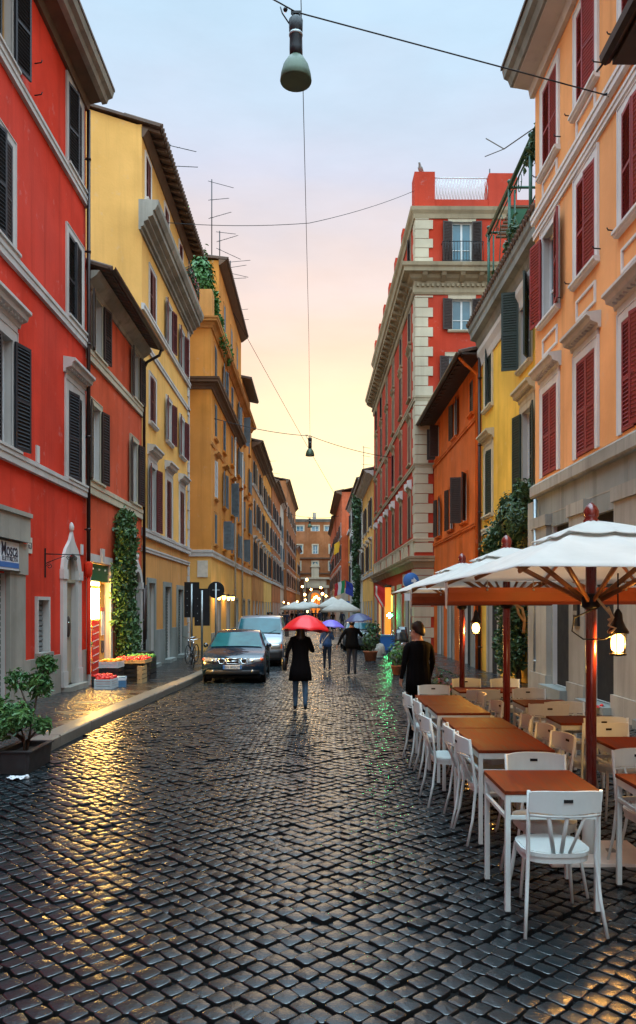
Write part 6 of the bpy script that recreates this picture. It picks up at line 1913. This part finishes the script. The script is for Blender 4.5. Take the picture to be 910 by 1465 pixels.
mb = MB(); mb.grid(lambda u, v: ((u - .5) * .2 + .02 * math.sin(v * 9), (v - .5) * .14 + .02 * math.sin(u * 11), .015 + .02 * abs(math.sin(u * 7 + v * 5))), 8, 6, s=False); mb.build('sheet', 'sign_white', t)
MB().ball((.1, .05, .02), .03, 6).build('lump', 'sign_white', t)
t = thing('red_cloth', 'small red cloth on the step beside the stone pilasters at the right', 'cloth', (4.9, 13.6, .1))
mb = MB(); mb.grid(lambda u, v: ((u - .5) * .3, (v - .5) * .16, .02 + .02 * math.sin(u * 8) * math.cos(v * 5)), 8, 4); mb.build('fold', 'sign_red', t); MB().ball((.12, 0, .03), .035, 8).build('knot', 'sign_red', t)

# ------------------------------------------------------------------ signs and signals
def traffic_light(lb, x, y, z0, h, w):
    t = thing('traffic_light', lb, 'traffic light', (x, y, gz(y)), 0, 'traffic lights seen from behind')
    MB().tube([(0, 0, 0), (0, 0, z0 + h * .95)], .045, 8).build('pole', 'zinc', t)
    mb = MB().box(-w / 2, w / 2, .05, .07, z0, z0 + h); bp = mb.build('backing_board', 'lamp_black', t)
    mb = MB(); mb.box(-.13, .13, .075, .28, z0 + .15, z0 + h - .15); soften(mb.build('housing', 'lamp_black', t), .02)
    m2 = MB()
    for k in range(3): m2.lathe([(.11, 0), (.11, .14), (.10, .14), (.10, 0)], 12, T=Matrix.Translation((0, .28, z0 + .33 + k * (h - .66) / 2)) @ Matrix.Rotation(R(-90), 4, 'X'))
    m2.build('visors', 'lamp_black', t)
    m3 = MB()
    for k in range(4): m3.ball((-w * .3, .045, z0 + .2 + k * h * .2), .02, 6)
    m3.build('bolts', 'zinc', bp)
traffic_light('black back of a traffic light nearer the yellow house corner', -5.18, 31.5, 1.78, 1.45, .62)
traffic_light('black back of a traffic light on a grey pole, beside the round sign', -4.68, 31.0, 1.45, 1.5, .62)
t = thing('round_sign', 'round road sign seen from its dark back on a pole behind the saloon', 'sign', (-4.45, 33.5, gz(33)))
MB().tube([(0, -.03, 0), (0, -.03, 3.25)], .04, 8).build('pole', 'zinc', t)
MB().lathe([(.001, 0), (.36, 0), (.37, .012), (.36, .025), (.001, .025)], 28, s=False, T=Matrix.Translation((0, .07, 2.95)) @ Matrix.Rotation(R(90), 4, 'X')).build('disc', 'lamp_black', t)
MB().box(-.16, .16, .012, .042, 2.92, 2.98).build('clamp', 'zinc', t)
t = thing('arrow_sign', 'round blue road sign with a white arrow at the red palace corner', 'sign', (4.3, 35.6, gz(35)))
MB().tube([(0, 0, 0), (0, 0, 3.75)], .035, 8).build('pole', 'zinc', t)
TA = Matrix.Translation((0, -.05, 3.42)) @ Matrix.Rotation(R(90), 4, 'X')
ds = MB().lathe([(.001, 0), (.36, 0), (.37, .01), (.36, .02), (.001, .02)], 28, T=TA).build('disc', 'sign_blue', t)
MB().prism([(.02, -.06), (.12, -.06), (.12, -.16), (.27, 0), (.12, .16), (.12, .06), (.02, .06)], .021, .024, 'z', 0, TA).build('arrow', 'sign_white', ds)
MB().box(-.3, .3, -.06, -.03, 2.5, 2.95).build('lower_panel', 'sign_white', t)
t = thing('shop_banner', 'red and white banners hanging over the lit shop in the red palace', 'banner', (4.35, 50.6, 0), R(-90))
for k, (y, m_) in enumerate(((0, 'flag_red'), (1.2, 'flag_white'), (2.6, 'flag_red'))):
    MB().grid(lambda u, v: (y + .05 * math.sin(v * 6), -.15 - .5 * u, 3.0 - 1.2 * v * (1 - .5 * u) + .25 * u), 6, 8).build('cloth', m_, t)
    MB().tube([(y, 0, 3.25), (y, -.95, 3.6)], .02, 6).build('pole', 'dark_wood', t)
t = thing('lit_pillar', 'glowing orange shop pillar at the foot of the red palace', 'pillar', (4.30, 47.3, gz(47)))
MB().box(-.16, .16, -.2, .2, 0, 3.4).build('shaft', 'orange_glow', t); MB().box(-.2, .2, -.25, .25, 3.4, 3.55).build('cap', 'dark_wood', t)
t = thing('green_cross_light', 'small bright green shop light beside the glowing orange pillar', 'light', (4.1, 44.0, 1.38))
MB().box(-.16, .16, -.03, .03, -.05, .05).box(-.05, .05, -.03, .03, .05, .16).box(-.05, .05, -.03, .03, -.16, -.05).build('cross', 'green_glow', t); MB().tube([(0, .03, 0), (.35, .2, 0)], .015, 6).build('arm', 'iron', t)
ld = bpy.data.lights.new('green_lamp', 'POINT'); ld.energy = 30; ld.color = (.1, 1, .35); ld.shadow_soft_size = .16
lo = bpy.data.objects.new('green_lamp', ld); C.objects.link(lo); lo.parent = t; lo.location = (-.1, -.22, 0)
t = thing('white_tube_light', 'upright pale neon tube beside the green light', 'light', (4.15, 43.2, 1.6))
MB().tube([(0, 0, 0), (0, 0, .95)], .05, 8).build('tube', 'shop_warm', t); MB().tube([(.06, .05, -.1), (.06, .05, 1.05)], .02, 6).build('holder', 'iron', t)
def flag(lb, x, y, z, cols, tilt):
    t = thing('flag', lb, 'flag', (x, y, z), 0, 'flags over the street')
    MB().tube([(.6, 0, -.5), (0, 0, .5), (-.15, 0, .75)], .025, 6).build('pole', 'dark_wood', t)
    n = len(cols)
    for k, c in enumerate(cols):
        MB().grid(lambda u, v: (-.1 - tilt * (k + u) / n * 1.2 + .05 * math.sin(v * 5), .06 * math.sin((k + u) * 3 + v * 3), .65 - v * 1.5 - (k + u) / n * .5), 5, 8).build('stripe', c, t)
flag('Italian tricolour flag hanging over the street at the right', 3.25, 91, 4.4, ['flag_green', 'flag_white', 'flag_red'], 1)
flag('blue European flag beside the Italian tricolour', 3.35, 90, 4.3, ['flag_blue'], -.9)
flag('yellow flag higher on the coral house', 3.0, 104.5, 10.2, ['flag_yellow'], .6)
t = thing('direction_sign', 'small blue sign with a white arrow below the flags', 'sign', (3.0, 85, 1.95))
MB().box(-.5, .5, -.03, .03, 0, .55).build('panel', 'sign_blue', t); MB().prism([(-.3, .2), (.1, .2), (.1, .1), (.35, .275), (.1, .45), (.1, .35), (-.3, .35)], -.034, -.0301, 'y').build('arrow', 'sign_white', t); MB().tube([(.0, .05, -2.3), (0, .05, .5)], .04, 6).build('pole', 'zinc', t)

# ------------------------------------------------------------------ far cafe parasols and lights
def far_parasol(lb, x, y, r, z0, z1, mat='canvas', grp='cream parasols far down the street'):
    t = thing('street_parasol', lb, 'parasol', (x, y, gz(y)), 0, grp)
    mb = MB(); n = 16
    def ed(a): k = r / max(abs(math.cos(a)), abs(math.sin(a))); return k
    rings = [[(ed(2 * PI * (k + .5) / n) * q * math.cos(2 * PI * (k + .5) / n), ed(2 * PI * (k + .5) / n) * q * math.sin(2 * PI * (k + .5) / n), z1 - (z1 - z0) * q ** .95) for k in range(n)] for q in (.02, .3, .6, 1.0)]
    rings.append([(x_, y_, z - .22) for x_, y_, z in rings[-1]])
    mb.loft(rings, cap=False); o = mb.build('canopy', mat, t); o.modifiers.new('cloth', 'SOLIDIFY').thickness = .006
    MB().tube([(0, 0, 0), (0, 0, z1)], .05, 8).build('pole', 'dark_wood', t)
far_parasol('large white square parasol on the right, behind the navy umbrella', 1.85, 62, 1.5, 2.0, 2.9)
far_parasol('white square parasol just behind the large one on the right', 1.35, 70, 1.4, 2.3, 3.15)
far_parasol('cream parasol on the left, first of the far row', -2.4, 80, 1.5, 2.1, 2.75)
far_parasol('cream parasol in the far row just right of the first one', -1.6, 90, 1.5, 2.25, 2.9)
far_parasol('small cream parasol farthest away, under the glowing globe lamps', -.9, 104, 1.4, 2.3, 2.95)
t = thing('far_tables', 'cluster of dark cafe tables and chairs under the large white parasol', 'tables', (1.85, 62, gz(62)))
mb = MB(); m2 = MB()
for i in range(5):
    x = -1.3 + i * .65; mb.box(x - .25, x + .25, -.3, .3, .70, .74); mb.tube([(x, 0, 0), (x, 0, .7)], .03, 5)
    m2.box(x - .2, x + .2, -.9, -.5, .42, .46); m2.box(x - .2, x + .2, -.92, -.89, .46, .85)
    for a in (-.17, .17):
        for b_ in (-.88, -.54): m2.box(x + a - .015, x + a + .015, b_ - .015, b_ + .015, 0, .42)
mb.build('tables', 'dark_wood', t); m2.build('chairs', 'iron', t)
for k, (x, y, z, r) in enumerate([(-2.9, 142, 5.6, .28), (-2.05, 140, 6.8, .34), (-2.2, 128, 3.9, .3), (-.55, 132, 3.4, .28), (-.25, 126, 3.5, .28), (.15, 128, 3.2, .28), (-.9, 136, 3.0, .3), (.7, 120, 3.9, .3), (-3.7, 96, 2.3, .14), (-1.5, 110, 1.2, .2), (-.35, 118, 2.0, .22), (-2.9, 108, 2.6, .16), (-1.9, 116, 2.9, .2), (1.3, 124, 3.6, .24), (-3.9, 88, 2.4, .12), (2.3, 112, 2.7, .18), (-1.1, 122, 4.6, .22), (.5, 134, 5.2, .26)]):
    t = thing('globe_lamp', 'small glowing globe lamp among the far street lights', 'lamp', (x, y, z), 0, 'glowing lights far down the street')
    r *= .68; MB().ball((0, 0, 0), r, 10).build('globe', 'far_glow', t); MB().tube([(0, 0, -r), (0, 0, gz(y) - z)], .05, 6).build('post', 'iron', t)
def wall_lantern(lb, y, x=-5.15):
    t = thing('wall_lantern', lb, 'lantern', (x, y, 2.35), 0, 'twin wall lanterns on the amber building')
    MB().tube([(0, 0, .1), (.25, 0, .22), (.45, 0, .1)], .02, 6).build('bracket', 'iron', t)
    for dx, dy in ((.28, -.14), (.48, .14)):
        g_ = MB().lathe([(.05, -.13), (.1, .06), (.001, .08)], 10, (dx, dy, 0)).build('glass', 'lantern_glow', t); MB().lathe([(.12, .06), (.05, .16), (.001, .2)], 10, (dx, dy, 0)).build('cap', 'iron', g_)
    ld = bpy.data.lights.new('wall_lamp', 'POINT'); ld.energy = 28; ld.color = (1, .6, .2); ld.shadow_soft_size = .1
    lo = bpy.data.objects.new('wall_lamp', ld); C.objects.link(lo); lo.parent = t; lo.location = (.6, 0, .0)
wall_lantern('lit twin wall lantern on the amber building nearest its corner', 38.0)
wall_lantern('lit twin wall lantern farther along the amber building', 42.0)

# ------------------------------------------------------------------ hanging lamps and cables
def cable(lb, pts, r=.011, sag=0, grp='cables over the street', mat='rubber'):
    t = thing('cable', lb, 'cable', pts[0], 0, grp); P0 = Vector(pts[0]); out = []
    for a, b_ in zip(pts[:-1], pts[1:]):
        a, b_ = Vector(a), Vector(b_)
        for k in range(12): u = k / 12; out.append(a.lerp(b_, u) - Vector((0, 0, sag * 4 * u * (1 - u))) - P0)
    out.append(Vector(pts[-1]) - P0)
    MB().tube(out, r, 5).build('wire', mat, t)
    e = MB().ball(out[-1], r * 2.2, 6); e.ball((0, 0, 0), r * 2.2, 6); e.build('anchor', 'iron', t)
def street_lamp(lb, x, y, z, s=1.0):
    t = thing('hanging_lamp', lb, 'street lamp', (x, y, z), 0, 'bell lamps hanging over the street'); t.scale = (s, s, s)
    mb = MB().lathe([(.055, .26), (.10, .28), (.105, .40), (.10, .66), (.11, .68), (.115, .86), (.08, .90), (.001, .91)], 16); mb.build('housing', 'lamp_black', t)
    MB().lathe([(.106, .60), (.113, .61), (.113, .64), (.106, .65)], 16).build('clamp_ring', 'zinc', t)
    mb = MB().lathe([(.25, -.14), (.258, -.12), (.245, -.02), (.205, .12), (.14, .23), (.09, .28), (.09, .27), (.13, .21), (.19, .10), (.23, -.02), (.242, -.12)], 24); mb.build('shade', 'lamp_green', t)
    MB().lathe([(.238, -.118), (.225, -.02), (.18, .10), (.12, .20), (.001, .24)], 24).build('reflector', 'lamp_inner', t)
    for sx in (-1, 1): MB().lathe([(.015, .12), (.042, .06), (.04, -.0), (.001, -.045)], 12, (sx * .05, .0, 0)).build('bulb', 'bulb_glass', t)
    mb = MB().tube([(-.05, 0, .9), (-.05, 0, 1.0)], .02, 6).tube([(.06, 0, .9), (.06, 0, 1.0)], .02, 6).box(-.08, .08, -.02, .02, .97, 1.01); mb.tube([(-.1, 0, .80), (-.22, 0, .98), (-.25, 0, 1.08)], .012, 5); mb.ball((-.17, 0, 1.04), .04, 6)
    mb.build('hanger', 'lamp_black', t)
L1 = (-.36, 12.5, 10.55); L2 = (-.48, 46, 11.05); L3 = (-1.2, 112, 13.6)
street_lamp('big green bell lamp hanging from a cable at the top of the photo', *L1)
street_lamp('smaller bell lamp hanging in the middle distance over the street', *L2, 1.05)
street_lamp('tiny farthest bell lamp hanging before the brick palace', *L3, 1.3)
top1 = (L1[0], L1[1], L1[2] + 1.0); top2 = (L2[0], L2[1], L2[2] + 1.05)
cable('black cable carrying the near bell lamp across the street', [(-5.75, 10.6, 13.0), (-.62, 12.4, 11.62), top1, (5.18, 13.72, 11.0)], .012, .0)
cable('long thin cable running along the street above the lamps', [(-.2, 4, 11.9), (-.28, 12.6, 11.85), (-.36, 30, 12.5), top2], .008, .02)
cable('thin cable crossing the street between the yellow house and the red palace', [(-5.8, 27.6, 15.7), (-.33, 29.5, 16.6), (4.66, 37.2, 22.0)], .012, .12)
cable('cable carrying the second bell lamp across the street', [(-5.0, 37.3, 11.0), top2, (4.5, 48, 11.2)], .018, .15)
cable('slanting cable running down the street from the roof of the amber building', [(-5.2, 47.5, 20.0), (1.6, 70, 12.0)], .016, .1)
cable('far cable carrying the tiny bell lamp', [(-4.9, 111, 15.6), (L3[0], L3[1], L3[2] + 1.3), (3.0, 113, 15.2)], .03, .2)

# ------------------------------------------------------------------ aerials, bird
def aerial(lb, x, y, z, h, seed, arms=3):
    t = thing('tv_aerial', lb, 'aerial', (x, y, z), 0, 'television aerials on the roofs'); q = random.Random(seed)
    MB().tube([(0, 0, 0), (0, 0, h)], .03, 5).build('mast', 'iron', t)
    for k in range(arms):
        zz = h * (.55 + .42 * k / max(1, arms - 1)); a = q.uniform(-.6, .6); L = q.uniform(.7, 1.3); mb = MB()
        d = Vector((math.cos(a), math.sin(a), q.uniform(-.2, .1))); mb.tube([Vector((0, 0, zz)) - d * .2, Vector((0, 0, zz)) + d * L], .016, 4)
        for j in range(4): c = Vector((0, 0, zz)) + d * L * (j / 3); s_ = Vector((-d.y, d.x, .4)).normalized() * (.18 - .03 * j); mb.tube([c - s_, c + s_], .008, 4)
        mb.build('antenna', 'iron', t)
aerial('tallest thin aerial mast on the roof of the amber building', -5.75, 41.6, 20.4, 4.6, 1)
aerial('aerial next to the tallest mast on the amber roof', -5.45, 42.6, 20.4, 2.3, 2)
aerial('aerial in the middle of the amber roof, with crossed arms', -5.3, 46.5, 20.4, 2.4, 3, 4)
aerial('low aerial at the far end of the amber roof', -5.4, 52, 20.4, 1.6, 4, 2)
aerial('short aerial above the tiled eave of the yellow house', -6.1, 31.6, 18.9, 2.0, 5, 2)
aerial('aerial on the far roof left of the gap, past the orange house', -5.6, 90, 15.8, 3.2, 6, 2)
aerial('tall aerial on the yellow house roof right of the street', 5.1, 68, 12.6, 4.5, 7, 3)
aerial('thin aerial on the roof beside the ivy column', 4.7, 79, 14.2, 4.2, 8, 3)
aerial('aerial spike on the red palace parapet', 8.6, 38.5, 22.6, 1.2, 9, 1)
t = thing('seagull', 'grey and white gull perched on the corner of the red palace parapet', 'bird', (4.95, 37.1, 22.76), R(160))
b_ = MB(); b_.loft([[(w * math.cos(a), y, z + h * math.sin(a)) for a in [2 * PI * k / 10 for k in range(10)]] for y, w, z, h in ((-.3, .015, .2, .012), (-.2, .05, .21, .04), (-.05, .10, .22, .10), (.1, .10, .25, .11), (.19, .06, .32, .07), (.24, .055, .38, .055), (.29, .045, .40, .045), (.33, .012, .39, .012), (.37, .006, .385, .006))])
for sx in (-1, 1): b_.tube([(sx * .03, .03, .14), (sx * .03, .03, 0), (sx * .03, .08, 0)], .008, 5)
b_.build('body', 'bird_grey', t)
for sx in (-1, 1): MB().loft([[(sx * (.09 + .02 * math.cos(a)), y, z + h * math.sin(a)) for a in [2 * PI * k / 8 for k in range(8)]] for y, z, h in ((-.36, .2, .015), (-.15, .23, .06), (.08, .25, .08), (.14, .26, .02))]).build('wing', 'zinc', t)
